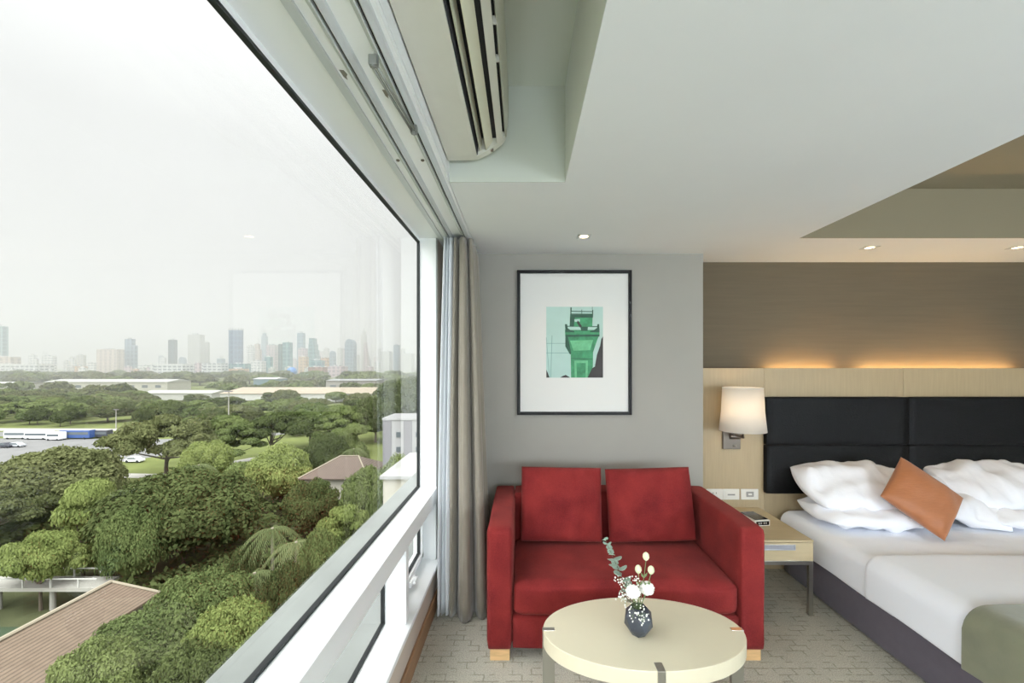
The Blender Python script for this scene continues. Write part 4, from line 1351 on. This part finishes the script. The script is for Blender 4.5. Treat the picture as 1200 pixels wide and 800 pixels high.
# undergrowth: nobody could count it
rng = np.random.default_rng(77)
P = []
while len(P) < 30000:
    y = rng.uniform(16, 95); x = rng.uniform(-1.32 * y - 4, -6)
    if -50 < x < -27 and y < 45: continue
    if x < -45 and y < 58: continue
    if -34 < x < -24 and 74 < y < 92: continue
    if y > 84 and x > -66 and rng.random() < .0: continue
    h = 2.2 + 2.6 * noise.noise(Vector((x * .18, y * .18, 0))) + 1.2 * noise.noise(Vector((x * .6, y * .6, 4)))
    P.append((x, y, G + max(.2, h) * rng.uniform(.7, 1.0)))
P = np.array(P); n_ = len(P)
N = rng.normal(scale=.6, size=(n_, 3)); N[:, 2] += 1; N /= np.linalg.norm(N, axis=1)[:, None]
A = np.cross(N, rng.normal(size=(n_, 3))); A /= np.linalg.norm(A, axis=1)[:, None]; B = np.cross(N, A)
s1 = rng.uniform(.25, .6, n_)[:, None]
V = np.stack([P - A * s1, P - B * s1 * .6, P + A * s1, P + B * s1 * .6], 1).reshape(-1, 3)
o = link_mesh('undergrowth', V.tolist(), np.arange(n_ * 4).reshape(-1, 4).tolist(), LF['dark'])
tag(o, 'tangled low green undergrowth filling the garden between the trees', 'undergrowth', kind='stuff')

# --- park trees further off
def blocked(x, y):
    px = CX + x * F / y
    if y < 186 and y > 156 and px < 215: return True
    if y < 160: return True
    for (x0, x1, y0, y1) in WH:
        if x0 - 6 < x < x1 + 6 and y0 - 8 < y < y1 + 8: return True
    if 248 < y < 318 and 170 < px < 440 and random.random() < .8: return True
    if 352 < y < 450 and 40 < px < 225 and random.random() < .8: return True
    return False
def XP(px, d): return (px - CX) * d / F
WH = [(XP(53, 450), XP(196, 450), 450, 482), (XP(165, 330), XP(248, 330), 330, 352), (XP(258, 318), XP(437, 318), 318, 372), (XP(382, 420), XP(440, 420), 420, 455), (XP(0, 430) - 40, XP(12, 430), 430, 460)]
random.seed(5)
kinds = [('round', 'olive', 1), ('round', 'dark', 2), ('umbrella', 'mid', 5), ('round', 'mid', 3), ('umbrella', 'olive', 6), ('tall', 'dark', 8)]
placed = []
LOOK = {('round', 'olive'): 'rounded olive', ('round', 'dark'): 'rounded dark green', ('umbrella', 'mid'): 'flat-topped mid green', ('round', 'mid'): 'rounded mid green',
        ('umbrella', 'olive'): 'flat-topped olive', ('tall', 'dark'): 'narrow dark green'}
MARKS = ((35, 'the left photo edge'), (80, 'the low white blocks'), (146, 'the broad beige block'), (185, 'the grey-blue tower'), (215, 'the slim teal tower'), (255, 'the light grey tower'),
         (290, 'the big blue tower'), (327, 'the cream tower'), (346, 'the blue dome'), (383, 'the tapering tower'), (420, 'the round-topped tower'), (445, 'the tallest faint tower'), (999, 'the window frame'))
def scatter(n, y0, y1, rmin, rmax, hmin, hmax, lod, label, group, dens=1.0, pxr=(-20, 492), ok=None):
    c = 0; tries = 0
    while c < n and tries < n * 60:
        tries += 1
        y = math.sqrt(random.uniform(y0 * y0, y1 * y1)) if False else random.uniform(y0, y1)
        px = random.uniform(*pxr); x = XP(px, y)
        if blocked(x, y) or (ok and not ok(px, y)): continue
        r_ = random.uniform(rmin, rmax)
        if any((x - a) ** 2 + (y - b) ** 2 < ((r_ + q) * .62) ** 2 for a, b, q in placed): continue
        placed.append((x, y, r_))
        k, l, s_ = random.choice(kinds)
        h_ = random.uniform(hmin, hmax)
        mk = next(b for a, b in MARKS if CX + x * F / y < a)
        place_tree(x, y, r_ * (.8 if k == 'tall' else 1), h_, k, l, '%s %s, %s %s' % (LOOK[(k, l)], label, 'near' if 'edge' in mk or 'frame' in mk else 'below', mk), False, lod, group, s_)
        c += 1
    return c
scatter(36, 162, 200, 3, 4.8, 6, 8.5, 'mid', 'tree on the lawn just past the road', 'trees on the lawn beyond the road', pxr=(-20, 470),
        ok=lambda px, y: y > 188 or px > 225)
scatter(92, 203, 312, 6, 11, 7, 10.5, 'mid', 'park tree before the warehouses', 'park trees before the warehouses')
scatter(38, 320, 470, 8, 12, 9, 12, 'far', 'tree among the warehouses', 'trees among the warehouses')
scatter(88, 550, 860, 14, 22, 12, 17, 'far', 'tree in the far tree line', 'tree line below the skyline')

scatter(22, 190, 420, 9, 13, 8, 12, 'far', 'tree left of the view', 'trees left of the view', pxr=(-420, -25))
# --- garden buildings
def mat_tiles(name, c1, c2, s_=.42):
    m, t, b = nodes_of(name)
    tc = t.nodes.new('ShaderNodeTexCoord'); sp = t.nodes.new('ShaderNodeSeparateXYZ'); t.links.new(tc.outputs['Object'], sp.inputs[0])
    w1 = t.nodes.new('ShaderNodeMath'); w1.operation = 'MULTIPLY'; w1.inputs[1].default_value = 1 / s_
    t.links.new(sp.outputs['X'], w1.inputs[0])
    fr1 = t.nodes.new('ShaderNodeMath'); fr1.operation = 'FRACT'; t.links.new(w1.outputs[0], fr1.inputs[0])
    gt = t.nodes.new('ShaderNodeMapRange'); gt.inputs['From Min'].default_value = .0; gt.inputs['From Max'].default_value = .45; t.links.new(fr1.outputs[0], gt.inputs['Value'])
    nz = t.nodes.new('ShaderNodeTexNoise'); nz.inputs['Scale'].default_value = 1.3; nz.inputs['Detail'].default_value = 6; t.links.new(tc.outputs['Object'], nz.inputs['Vector'])
    mx = t.nodes.new('ShaderNodeMix'); mx.data_type = 'RGBA'; mx.inputs[6].default_value = c4(c1); mx.inputs[7].default_value = c4(c2)
    t.links.new(nz.outputs['Fac'], mx.inputs[0])
    m2 = t.nodes.new('ShaderNodeMix'); m2.data_type = 'RGBA'; m2.inputs[6].default_value = c4([v * .55 for v in c1])
    t.links.new(gt.outputs[0], m2.inputs[0]); t.links.new(mx.outputs[2], m2.inputs[7])
    t.links.new(m2.outputs[2], b.inputs['Base Color'])
    b.inputs['Roughness'].default_value = .85
    bp = t.nodes.new('ShaderNodeBump'); bp.inputs['Distance'].default_value = .05; t.links.new(fr1.outputs[0], bp.inputs['Height']); t.links.new(bp.outputs[0], b.inputs['Normal'])
    return m
M['tiles'] = mat_tiles('weathered_clay_tiles', srgb(94, 80, 66), srgb(120, 104, 88), .27)
M['ridge'] = mat('ridge_tiles', srgb(146, 138, 120), .85)
M['render_wall'] = mat('cream_render', srgb(176, 172, 160), .85, var=.06, vscale=.5)
def z_at(drop): return EYE - drop
rz = z_at(20.5)
pav = empty('tiled_roof_building', (-37, 20, G), 'long building with a weathered brown tiled roof at the bottom left', 'building')
xr = -39.0; slope = .457
rf = MB()
def slab(pts, th_=.22):
    n = len(pts)
    a = [Vector(p) for p in pts]; b = [p - Vector((0, 0, th_)) for p in a]
    rf.add(a + b, [tuple(range(n)), tuple(range(n, 2 * n))[::-1]] + [(i, n + i, n + (i + 1) % n, (i + 1) % n) for i in range(n)])
def rzx(x): return rz - abs(x - xr) * slope
slab([(xr, 2, rz), (xr, 40.4, rz), (-35.4, 41.6, rzx(-35.4)), (-35.4, 35.8, rzx(-35.4)), (-29.0, 35.0, rzx(-29.0)), (-29.0, 2, rzx(-29.0))])
slab([(xr, 2, rz), (-42.2, 2, rzx(-42.2)), (-42.2, 41.6, rzx(-42.2)), (xr, 40.4, rz)])
rf.build('roof', M['tiles'], pav)
MB().tube([(xr, 2, rz + .06), (xr, 40.4, rz + .06)], .16, 6).tube([(xr, 40.4, rz + .05), (-35.4, 41.6, rzx(-35.4) + .05)], .13, 6).build('ridge', M['ridge'], pav)
MB().box(-41.6, -36.0, 2, 40.4, G, rz - 1.6).box(-36.0, -30.0, 2, 34.4, G, rz - 4.6).build('wall', M['render_wall'], pav)
MB().box(-35.98, -35.9, 36.2, 38.2, G + 1.8, G + 3.2).build('window', M['gasket'], pav)

wk = empty('raised_walkway', (-60, 46, G), 'raised concrete walkway with white railings above the pond at the left edge', 'walkway')
MB().box(-84, -46, 46, 48.6, G + 2.6, G + 3.0).build('deck', M['path'], wk)
wrail = mat('white_painted_rail', srgb(186, 186, 180), .6)
for y in (46.05, 48.5):
    b_ = MB()
    b_.box(-84, -46, y - .05, y + .05, G + 3.9, G + 4.02)
    for x in range(-84, -45, 3): b_.box(x - .06, x + .06, y - .06, y + .06, G + 3.0, G + 3.95)
    b_.build('railing', wrail, wk)
for x in range(-82, -46, 6):
    MB().lathe([(.28, G), (.28, G + 2.6)], (x, 47.2, 0), 12, close=True).build('pier', M['path'], wk)

hs = empty('brown_roof_house', (XP(395, 82), 82, G), 'small house with a brown hipped roof among the garden trees', 'house')
hx0, hx1, hy0, hy1 = XP(356, 78), XP(436, 78), 76, 88
ez, tz = z_at(20.2), z_at(17.4)
e1 = MB()
e1.add([(hx0, hy0, ez), (hx1, hy0, ez), (hx1, hy1, ez), (hx0, hy1, ez), (hx0 + 5, (hy0 + hy1) / 2, tz), (hx1 - 4, (hy0 + hy1) / 2, tz),
        (hx0, hy0, ez - .2), (hx1, hy0, ez - .2), (hx1, hy1, ez - .2), (hx0, hy1, ez - .2)],
       [(0, 1, 5, 4), (1, 2, 5), (2, 3, 4, 5), (3, 0, 4), (0, 6, 7, 1), (1, 7, 8, 2), (2, 8, 9, 3), (3, 9, 6, 0), (9, 8, 7, 6)])
e1.build('roof', mat_tiles('brown_tiles', srgb(88, 76, 68), srgb(112, 98, 88), .35), hs)
MB().tube([(hx0, hy0, ez + .05), (hx0 + 5, (hy0 + hy1) / 2, tz + .05), (hx1 - 4, (hy0 + hy1) / 2, tz + .05), (hx1, hy0, ez + .05)], .14, 6).build('ridge', M['ridge'], hs)
MB().box(hx0 + .8, hx1 - .8, hy0 + .8, hy1 - .8, G, ez - .1).build('wall', M['render_wall'], hs)

M['white_wall'] = mat('white_facade', srgb(158, 158, 158), .8)
M['grey_wall'] = mat('grey_facade_band', srgb(118, 116, 120), .8)
M['win_dark'] = mat('window_dark', srgb(92, 100, 104), .3)
ax = empty('annex_building', (XP(480, 75), 79, G), 'white four-storey annex with grey vertical bands at the right of the view', 'building')
X0a, X1a = XP(449, 75), XP(449, 75) + 15; za = z_at(9.6)
MB().box(X0a, X1a, 75, 82, G, za).build('wall', M['white_wall'], ax)
MB().box(X0a - .03, X0a + 1.5, 74.92, 75.0, G, za - .1).box(XP(473, 75), XP(483, 75), 74.92, 75.0, G, za - .1).box(X0a - .05, X0a, 74.95, 82, G, za - .1).build('band', M['grey_wall'], ax)
pr_ = MB().box(X0a - .15, X1a + .15, 74.85, 75.05, za, za + .35).box(X0a - .15, X0a + .1, 75, 82.1, za, za + .35).box(X0a, X1a, 81.9, 82.1, za, za + .35)
pr_.build('parapet', M['white_wall'], ax)
for y in range(76, 82, 1): MB().box(X0a + .3, X1a, y, y + .12, za, za + .5).build('roof_beam', M['white_wall'], ax)
for i, fz in enumerate((2.2, 4.8, 7.4)):
    for wx in (XP(464.5, 75), XP(487, 75)):
        MB().box(wx, wx + .75, 74.9, 75.02, za - fz - .8, za - fz + .1).build('window', M['win_dark'], ax)
lb_ = empty('pale_outbuilding', (-11, 43, G), 'pale lower building with a cornice just outside the window end', 'building')
zl = z_at(10.6)
MB().box(XP(449, 40), -3, 40, 50, G, zl).build('wall', M['render_wall'], lb_)
MB().box(XP(446, 40), -3, 39.7, 50.3, zl, zl + .3).build('cornice', M['white_wall'], lb_)
MB().add([(XP(447, 40), 39.8, zl + .3), (-3, 39.8, zl + .3), (-3, 50.2, zl + .3), (XP(447, 40), 50.2, zl + .3), (-9, 45, zl + 1.7), (-4, 45, zl + 1.7)],
         [(0, 1, 5, 4), (1, 2, 5), (2, 3, 4, 5), (3, 0, 4), (3, 2, 1, 0)]).build('roof', mat('pale_sheet_roof', srgb(150, 150, 146), .6), lb_)

# --- warehouses
def warehouse(x0, x1, y0, y1, h, ridge, wallc, roofc, label, bands=False):
    e = empty('warehouse', ((x0 + x1) / 2, y0, G), label, 'warehouse')
    MB().box(x0, x1, y0, y1, G, G + h).build('wall', mat('warehouse_wall', tuple(v * .62 for v in wallc), .8, var=.05, vscale=.1), e)
    ym = (y0 + y1) / 2
    MB().add([(x0 - 1, y0 - 1, G + h), (x1 + 1, y0 - 1, G + h), (x1 + 1, ym, G + h + ridge), (x0 - 1, ym, G + h + ridge), (x1 + 1, y1 + 1, G + h), (x0 - 1, y1 + 1, G + h)],
             [(0, 1, 2, 3), (3, 2, 4, 5), (0, 3, 5), (1, 4, 2), (0, 5, 4, 1)]).build('roof', mat('warehouse_roof', tuple(v * .62 for v in roofc), .7, var=.05, vscale=.05), e)
    if bands:
        for k in range(int((x1 - x0) / 14)):
            MB().box(x0 + 4 + k * 14, x0 + 10 + k * 14, y0 - .1, y0 + .1, G + h * .35, G + h * .65).build('window', M['win_dark'], e)
warehouse(*WH[0][:2], 450, 482, 9.5, 2.6, srgb(206, 204, 190), srgb(196, 196, 192), 'very long pale grey warehouse roof beyond the park trees at the left', True)
warehouse(*WH[1][:2], 330, 352, 5.5, 1.8, srgb(222, 222, 216), srgb(202, 202, 192), 'smaller white-walled shed left of the tan roofed hall')
warehouse(*WH[2][:2], 318, 372, 6.0, 3.4, srgb(232, 232, 228), srgb(190, 176, 154), 'long hall with a tan roof and white wall right of the lamp post')
warehouse(*WH[3][:2], 420, 455, 12.0, 1.2, srgb(182, 178, 170), srgb(170, 172, 172), 'grey flat-roofed hall behind the tan roofed hall', True)
warehouse(*WH[4][:2], 430, 460, 9.0, 1.0, srgb(214, 212, 204), srgb(206, 206, 202), 'pale warehouse end cut off by the left photo edge')
warehouse(XP(297, 560), XP(322, 560), 560, 590, 9, 2, srgb(120, 150, 160), srgb(226, 228, 228), 'small white roof over a blue-grey wall, below the teal tower')

# --- street furniture and vehicles
def lamppost(x, y, h, label):
    e = empty('lamp_post', (x, y, G), label, 'lamp post')
    MB().tube([(x, y, G), (x, y, G + h)], [.22, .12], 8).build('pole', M['path'], e)
    MB().box(x - 1.0, x + 1.0, y - .25, y + .25, G + h, G + h + .25).build('lamp_head', M['grey_wall'], e)
lamppost(XP(268, 125), 125, 27 - (459 - 428) * .25, 'tall lamp post rising from the lawn beside the layered tree')
lamppost(XP(136, 182), 182, 8, 'thin lamp post on the lawn behind the blue bus')
lamppost(XP(344, 520), 520, 16, 'lamp mast in front of the far tree line, left of the blue dome')
def vehicle(x, y, L, Wd, H, m_, label, kind='car', cat='car', ang=0):
    e = empty(kind, (x, y, G + .06), label, cat)
    g0 = G + .06
    b_ = MB()
    if kind == 'bus':
        b_.box(x - L / 2, x + L / 2, y - Wd / 2, y + Wd / 2, g0 + .4, g0 + H)
        b_.build('body', m_, e, bevel=.15)
        MB().box(x - L / 2 + .4, x + L / 2 - .4, y - Wd / 2 - .02, y + Wd / 2 + .02, g0 + H * .5, g0 + H * .8).build('window', M['win_dark'], e)
        MB().box(x - L / 2 + .2, x + L / 2 - .2, y - Wd / 2 + .2, y + Wd / 2 - .2, g0 + H, g0 + H + .12).build('roof', M['white_wall'], e)
    else:
        b_.prism([(x - L / 2, g0 + .3), (x + L / 2, g0 + .3), (x + L / 2, g0 + .8), (x + L * .32, g0 + .95), (x + L * .15, g0 + H), (x - L * .25, g0 + H), (x - L * .42, g0 + .95), (x - L / 2, g0 + .85)], 'y', y - Wd / 2, y + Wd / 2)
        b_.build('body', m_, e, bevel=.06)
        MB().prism([(x + L * .28, g0 + .97), (x + L * .13, g0 + H - .08), (x - L * .23, g0 + H - .08), (x - L * .38, g0 + .97)], 'y', y - Wd / 2 - .01, y + Wd / 2 + .01).build('window', M['win_dark'], e)
    for dx in (-L * .33, L * .33):
        for dy in (-Wd / 2 + .05, Wd / 2 - .05):
            MB().prism([(x + dx + .36 * math.cos(t), g0 + .34 + .36 * math.sin(t)) for t in [2 * math.pi * k / 12 for k in range(12)]], 'y', y + dy - .12, y + dy + .12).build('wheel', M['gasket'], e)
    e.rotation_euler = (0, 0, R(ang))
blue = mat('bus_blue', srgb(60, 86, 140), .4); whitep = mat('vehicle_white', srgb(232, 234, 236), .4)
dkp = mat('vehicle_dark', srgb(62, 64, 72), .35); silver = mat('vehicle_silver', srgb(168, 172, 176), .35)
vehicle(XP(91, 157), 157, 11, 2.5, 3.2, blue, 'blue bus with a white roof parked beyond the left olive tree', 'bus', 'bus')
vehicle(XP(118, 159), 159, 7, 2.4, 2.9, dkp, 'dark blue minibus parked right behind the white-roofed bus', 'bus', 'bus')
vehicle(XP(137, 141), 141, 4.4, 1.8, 1.6, dkp, 'dark car alone in the car park right of the buses')
for i, (px, d, m_, lb) in enumerate(((22, 157, whitep, 'white bus at the left end of the bus row'), (46, 156, whitep, 'white bus second from the left in the bus row'), (66, 154, whitep, 'white minibus beside the blue bus'))):
    vehicle(XP(px, d), d, 8.5 if i < 2 else 5, 2.5, 2.9, m_, lb, 'bus', 'bus')
vehicle(XP(6, 140), 140, 4.5, 1.8, 1.6, dkp, 'dark car at the left photo edge in front of the buses')
vehicle(XP(20, 141), 141, 4.5, 1.8, 1.5, silver, 'silver car right of the dark car at the left edge')
vehicle(XP(158, 119), 119, 4.4, 1.8, 1.5, whitep, 'white car half hidden behind the forked tree')

# --- city skyline
def facade(name, wall, glass, fh=3.4, bw=4.0, ff=.45, fb=.25, rough=.5):
    m, t, b = nodes_of(name)
    tc = t.nodes.new('ShaderNodeTexCoord'); sp = t.nodes.new('ShaderNodeSeparateXYZ'); t.links.new(tc.outputs['Object'], sp.inputs[0])
    def band(src, period, frac):
        a = t.nodes.new('ShaderNodeMath'); a.operation = 'MULTIPLY'; a.inputs[1].default_value = 1 / period; t.links.new(src, a.inputs[0])
        f_ = t.nodes.new('ShaderNodeMath'); f_.operation = 'FRACT'; t.links.new(a.outputs[0], f_.inputs[0])
        g_ = t.nodes.new('ShaderNodeMath'); g_.operation = 'GREATER_THAN'; g_.inputs[1].default_value = frac; t.links.new(f_.outputs[0], g_.inputs[0])
        return g_.outputs[0]
    xy = t.nodes.new('ShaderNodeMath'); xy.operation = 'ADD'; t.links.new(sp.outputs['X'], xy.inputs[0]); t.links.new(sp.outputs['Y'], xy.inputs[1])
    mu = t.nodes.new('ShaderNodeMath'); mu.operation = 'MULTIPLY'
    t.links.new(band(sp.outputs['Z'], fh, ff), mu.inputs[0]); t.links.new(band(xy.outputs[0], bw, fb), mu.inputs[1])
    mx = t.nodes.new('ShaderNodeMix'); mx.data_type = 'RGBA'; mx.inputs[6].default_value = c4([v * .70 for v in wall]); mx.inputs[7].default_value = c4([v * .76 for v in glass])
    t.links.new(mu.outputs[0], mx.inputs[0]); t.links.new(mx.outputs[2], b.inputs['Base Color'])
    b.inputs['Roughness'].default_value = rough
    return m
FC = {
 'white': facade('facade_white', srgb(226, 226, 224), srgb(150, 158, 164), 7, 9, .5, .35),
 'slab': facade('facade_white_slab', srgb(222, 224, 224), srgb(120, 130, 136), 6.5, 11, .45, .3),
 'beige': facade('facade_beige', srgb(206, 192, 180), srgb(160, 150, 146), 9, 14, .3, .55),
 'grey': facade('facade_grey', srgb(196, 196, 190), srgb(158, 162, 162), 8, 10, .4, .4),
 'blue': facade('facade_blue_glass', srgb(84, 118, 148), srgb(52, 84, 120), 14, 12, .3, .3, .3),
 'blue2': facade('facade_pale_blue', srgb(128, 152, 168), srgb(84, 108, 130), 12, 12, .4, .4, .3),
 'teal': facade('facade_teal', srgb(120, 160, 164), srgb(56, 104, 116), 12, 16, .2, .3, .3),
 'dark': facade('facade_dark_teal', srgb(60, 90, 98), srgb(36, 60, 70), 12, 16, .2, .3, .3),
 'pink': facade('facade_pinkish', srgb(206, 186, 190), srgb(150, 142, 152), 8, 10, .4, .4),
 'orange': facade('facade_ochre', srgb(206, 170, 136), srgb(150, 130, 116), 8, 10, .4, .4),
 'brown': facade('facade_brown', srgb(150, 108, 92), srgb(112, 84, 78), 8, 12, .5, .5),
}
def tower(x0, x1, yt, d, style, label, cap=None, dep=None, group=None, name='tower', yb=None):
    wpx = x1 - x0; side = wpx * .28
    X0, X1 = XP(x0, d), XP(x1 - side, d); top = EYE - (yt - CY) * d / F
    dep = max(6, min(60, side * d * d / (abs(X1) * F)))
    e = empty(name, ((X0 + X1) / 2, d, G), label, 'building', group)
    w = X1 - X0; H = top - G
    def bx(a, b, z0, z1, m_, nm='block', y0=0.0, y1=1.0):
        return MB().box(X0 + w * a, X0 + w * b, d + dep * y0, d + dep * y1, z0, z1).build(nm, m_, e)
    st = FC[style]
    if cap == 'crown':
        n = 14
        MB().prism([((X0 + X1) / 2 + w / 2 * math.cos(t), d + dep / 2 + dep / 2 * math.sin(t)) for t in [2 * math.pi * k / 20 for k in range(20)]], 'z', G, top - H * .05).build('shaft', st, e)
        cr_ = MB()
        for k in range(n):
            t = 2 * math.pi * k / n
            cr_.box((X0 + X1) / 2 + w * .46 * math.cos(t) - 1.6, (X0 + X1) / 2 + w * .46 * math.cos(t) + 1.6, d + dep / 2 + dep * .46 * math.sin(t) - 1.6, d + dep / 2 + dep * .46 * math.sin(t) + 1.6, top - H * .05, top)
        cr_.build('roof_fins', FC['white'], e)
    elif cap == 'step':
        bx(0, .72, G, top, st); bx(.72, 1.0, G, top - H * .18, st, 'wing', .1, .9); bx(.2, .5, top, top + 4, FC['grey'], 'plant_room', .3, .6)
    elif cap == 'arch':
        pts = [(X0, G), (X1, G), (X1, top - w * .7)] + [((X0 + X1) / 2 + w / 2 * math.cos(t), top - w * .7 + w * .7 * math.sin(t)) for t in [math.pi * k / 10 for k in range(1, 10)]] + [(X0, top - w * .7)]
        MB().prism(pts, 'y', d, d + dep).build('shaft', st, e)
    elif cap == 'taper':
        for i in range(6):
            a = i * .07
            bx(a * .6, 1 - a * 1.5, G + H * (i / 6), G + H * ((i + 1) / 6), st, 'tier')
    elif cap == 'spire':
        bx(0, 1, G, top - H * .12, st); bx(.2, .8, top - H * .12, top - H * .04, st, 'top_block', .2, .8)
        MB().tube([((X0 + X1) / 2, d + dep / 2, top - H * .04), ((X0 + X1) / 2, d + dep / 2, top + H * .05)], [1.6, .4], 6).build('mast', FC['grey'], e)
    elif cap == 'slab':
        bx(0, 1, G, top, st, 'block'); bx(-.003, .10, G, top + 3, FC['white'], 'stair_tower', -.02, .9)
        bx(0, 1, top, top + 1.5, FC['white'], 'roof_edge', -.01, 1.0)
    else:
        bx(0, 1, G, top, st, 'block'); bx(.25, .65, top, top + max(3, H * .04), FC['white'], 'plant_room', .2, .7)
    return e
tower(-14, 10, 382, 1300, 'teal', 'pale teal glass tower at the left photo edge')
tower(-10, 64, 427, 980, 'slab', 'long low white apartment slab at the left edge of the skyline', 'slab')
tower(-20, 25, 418, 1080, 'beige', 'pale beige block rising behind the long white slab at the left edge')
tower(33, 46, 416, 1250, 'white', 'white block above the long slab, nearer the left edge', 'step')
tower(48, 67, 417, 1200, 'white', 'second white block above the right end of the long slab')
tower(74, 82, 423, 1250, 'white', 'small low white block left of the ribbed white block')
tower(80, 90, 419, 1300, 'white', 'stepped white block left of the ribbed one', 'step')
tower(89, 101, 416, 1350, 'grey', 'ribbed white-grey block left of the broad beige block')
tower(101, 113, 425, 1200, 'white', 'low white block at the foot of the broad beige block')
tower(113, 146, 409, 1250, 'beige', 'broad pinkish beige block left of the slim grey-blue tower')
tower(146, 162, 397, 1300, 'blue2', 'grey-blue glass tower right of the broad beige block', 'step')
tower(162, 176, 428, 1150, 'white', 'low white houses between the grey-blue tower and the long apartment row')
tower(176, 229, 427, 960, 'slab', 'left long apartment row with window bands', 'slab')
tower(228, 236, 425, 940, 'pink', 'narrow pinkish stair tower between the two apartment rows')
tower(236, 268, 426, 970, 'slab', 'right long apartment row with window bands', 'slab')
tower(187, 195, 419, 1500, 'white', 'faint pale block left of the dark teal tower')
tower(197, 208, 398, 1350, 'dark', 'slim dark teal tower with pale edges')
tower(209, 219, 418, 1700, 'blue2', 'faint pale blue block right of the dark teal tower', 'arch')
tower(220, 240, 392, 1500, 'grey', 'tall light grey tower left of the large blue tower')
tower(240, 246, 401, 1560, 'grey', 'narrow grey shaft joined to the right of the light grey tower')
tower(254, 264, 420, 1500, 'blue2', 'low blue-grey block left of the large blue tower')
tower(265, 288, 384, 1250, 'blue', 'largest blue glass tower with a finned crown', 'crown')
tower(289, 299, 405, 1350, 'white', 'white tower immediately right of the large blue tower')
tower(298, 307, 403, 1400, 'beige', 'cream tower second to the right of the large blue tower', 'step')
tower(268, 294, 426, 1000, 'teal', 'low greenish building at the foot of the large blue tower')
tower(268, 292, 432, 900, 'orange', 'low cream and ochre houses before the large blue tower')
tower(306, 314, 388, 1900, 'blue2', 'slender faint blue tower behind the cream tower', 'spire')
tower(312, 326, 404, 1400, 'pink', 'pinkish white tower left of the teal glass tower')
tower(310, 320, 418, 1150, 'teal', 'small teal block before the pinkish white tower')
tower(294, 312, 423, 1100, 'white', 'low white block between the blue and the teal towers')
tower(326, 331, 403, 1300, 'dark', 'dark narrow side of the teal glass tower')
tower(331, 343, 401, 1300, 'teal', 'teal glass tower above the blue dome')
tower(348, 358, 390, 1500, 'blue2', 'tall blue-grey tower right of the teal glass tower')
tower(349, 361, 408, 1350, 'pink', 'pale pink block at the foot of the tall blue-grey tower')
tower(359, 379, 396, 1400, 'teal', 'tapering pale teal stepped building', 'taper')
tower(350, 362, 418, 1150, 'orange', 'ochre low block right of the blue dome')
tower(362, 382, 422, 1100, 'teal', 'low green-blue block under the tapering building')
tower(376, 386, 419, 1120, 'orange', 'ochre block right of the low green-blue block')
tower(361, 384, 430, 900, 'brown', 'low brick-red building at the edge of the tree line')
tower(384, 408, 429, 960, 'pink', 'low pale pink building right of the brick-red one')
tower(379, 386, 408, 2000, 'grey', 'faint grey tower behind the ochre block')
tower(386, 394, 411, 1500, 'blue2', 'small round-topped grey-blue tower', 'arch')
tower(395, 402, 408, 1900, 'grey', 'faint pale tower left of the large round-topped one')
tower(404, 418, 397, 1450, 'blue2', 'large round-topped pale blue tower', 'arch')
tower(423, 430, 386, 2000, 'grey', 'tallest faint tower at the right of the skyline', 'spire')
tower(425, 434, 401, 1500, 'pink', 'pale tapering tower before the tallest faint tower', 'taper')
tower(439, 446, 424, 1200, 'white', 'small white block right of the tapering tower')
tower(446, 460, 412, 1700, 'grey', 'pale broad tower right of the tapering towers')
tower(461, 469, 404, 1700, 'blue2', 'blue-grey tower nearest the window frame')
tower(472, 486, 414, 1700, 'grey', 'faint block beside the window frame')
random.seed(99)
for i in range(34):
    px = random.choice([random.uniform(300, 492), random.uniform(0, 492), random.uniform(380, 492)])
    w = random.uniform(4, 10); dsty = random.choice((('grey', 'grey'), ('white', 'white'), ('bluish', 'blue2'), ('pinkish', 'pink')))
    tower(px, px + w, random.uniform(408, 424), random.uniform(1900, 2500), dsty[1], 'very faint %s block on the far horizon, near %s' % (dsty[0], next(b for a, b in MARKS if px < a)), random.choice([None, 'step']), group='faint blocks on the horizon', name='distant_block')
for i in range(26):
    px = random.uniform(-5, 488); w = random.uniform(7, 18); dsty = random.choice((('grey', 'grey'), ('white', 'white'), ('ochre', 'orange'), ('pinkish', 'pink')))
    tower(px, px + w, random.uniform(429, 434), random.uniform(960, 1150), dsty[1], 'low %s building behind the far tree line, near %s' % (dsty[0], next(b for a, b in MARKS if px + w / 2 < a)), None, group='low buildings at the foot of the skyline', name='low_building', dep=20)
dm = empty('blue_dome', (XP(342, 900), 900, G), 'round blue dome on a drum at the edge of the far trees', 'dome')
MB().lathe([(8.5, 0), (8.5, 7)], (XP(342, 900), 900, G), 24, close=True).build('drum', FC['white'], dm)
MB().ball((XP(342, 900), 900, G + 13.5), 10.0, 12).build('ball', mat('dome_blue', srgb(64, 110, 168), .4, var=.2, vscale=.15), dm, smooth=True)

# --- haze over the city: a thin real volume of air
hz = bpy.data.materials.new('humid_haze'); hz.use_nodes = True
t = hz.node_tree; t.nodes.clear()
HAZE_D, HAZE_A = 0.00062, (0.625, 0.625, 0.635, 1)
ho = t.nodes.new('ShaderNodeOutputMaterial'); vs_ = t.nodes.new('ShaderNodeVolumeScatter'); va_ = t.nodes.new('ShaderNodeVolumeAbsorption')
ha = t.nodes.new('ShaderNodeAddShader')
for nd in (vs_, va_):
    nd.inputs['Color'].default_value = HAZE_A; nd.inputs['Density'].default_value = HAZE_D
t.links.new(vs_.outputs[0], ha.inputs[0]); t.links.new(va_.outputs[0], ha.inputs[1]); t.links.new(ha.outputs[0], ho.inputs['Volume'])
hb_ = MB().box(-5200, 1500, 152, 5200, G - .2, 320).build('haze', hz)
tag(hb_, 'thin pale haze in the air over the distant city', 'haze', kind='stuff')
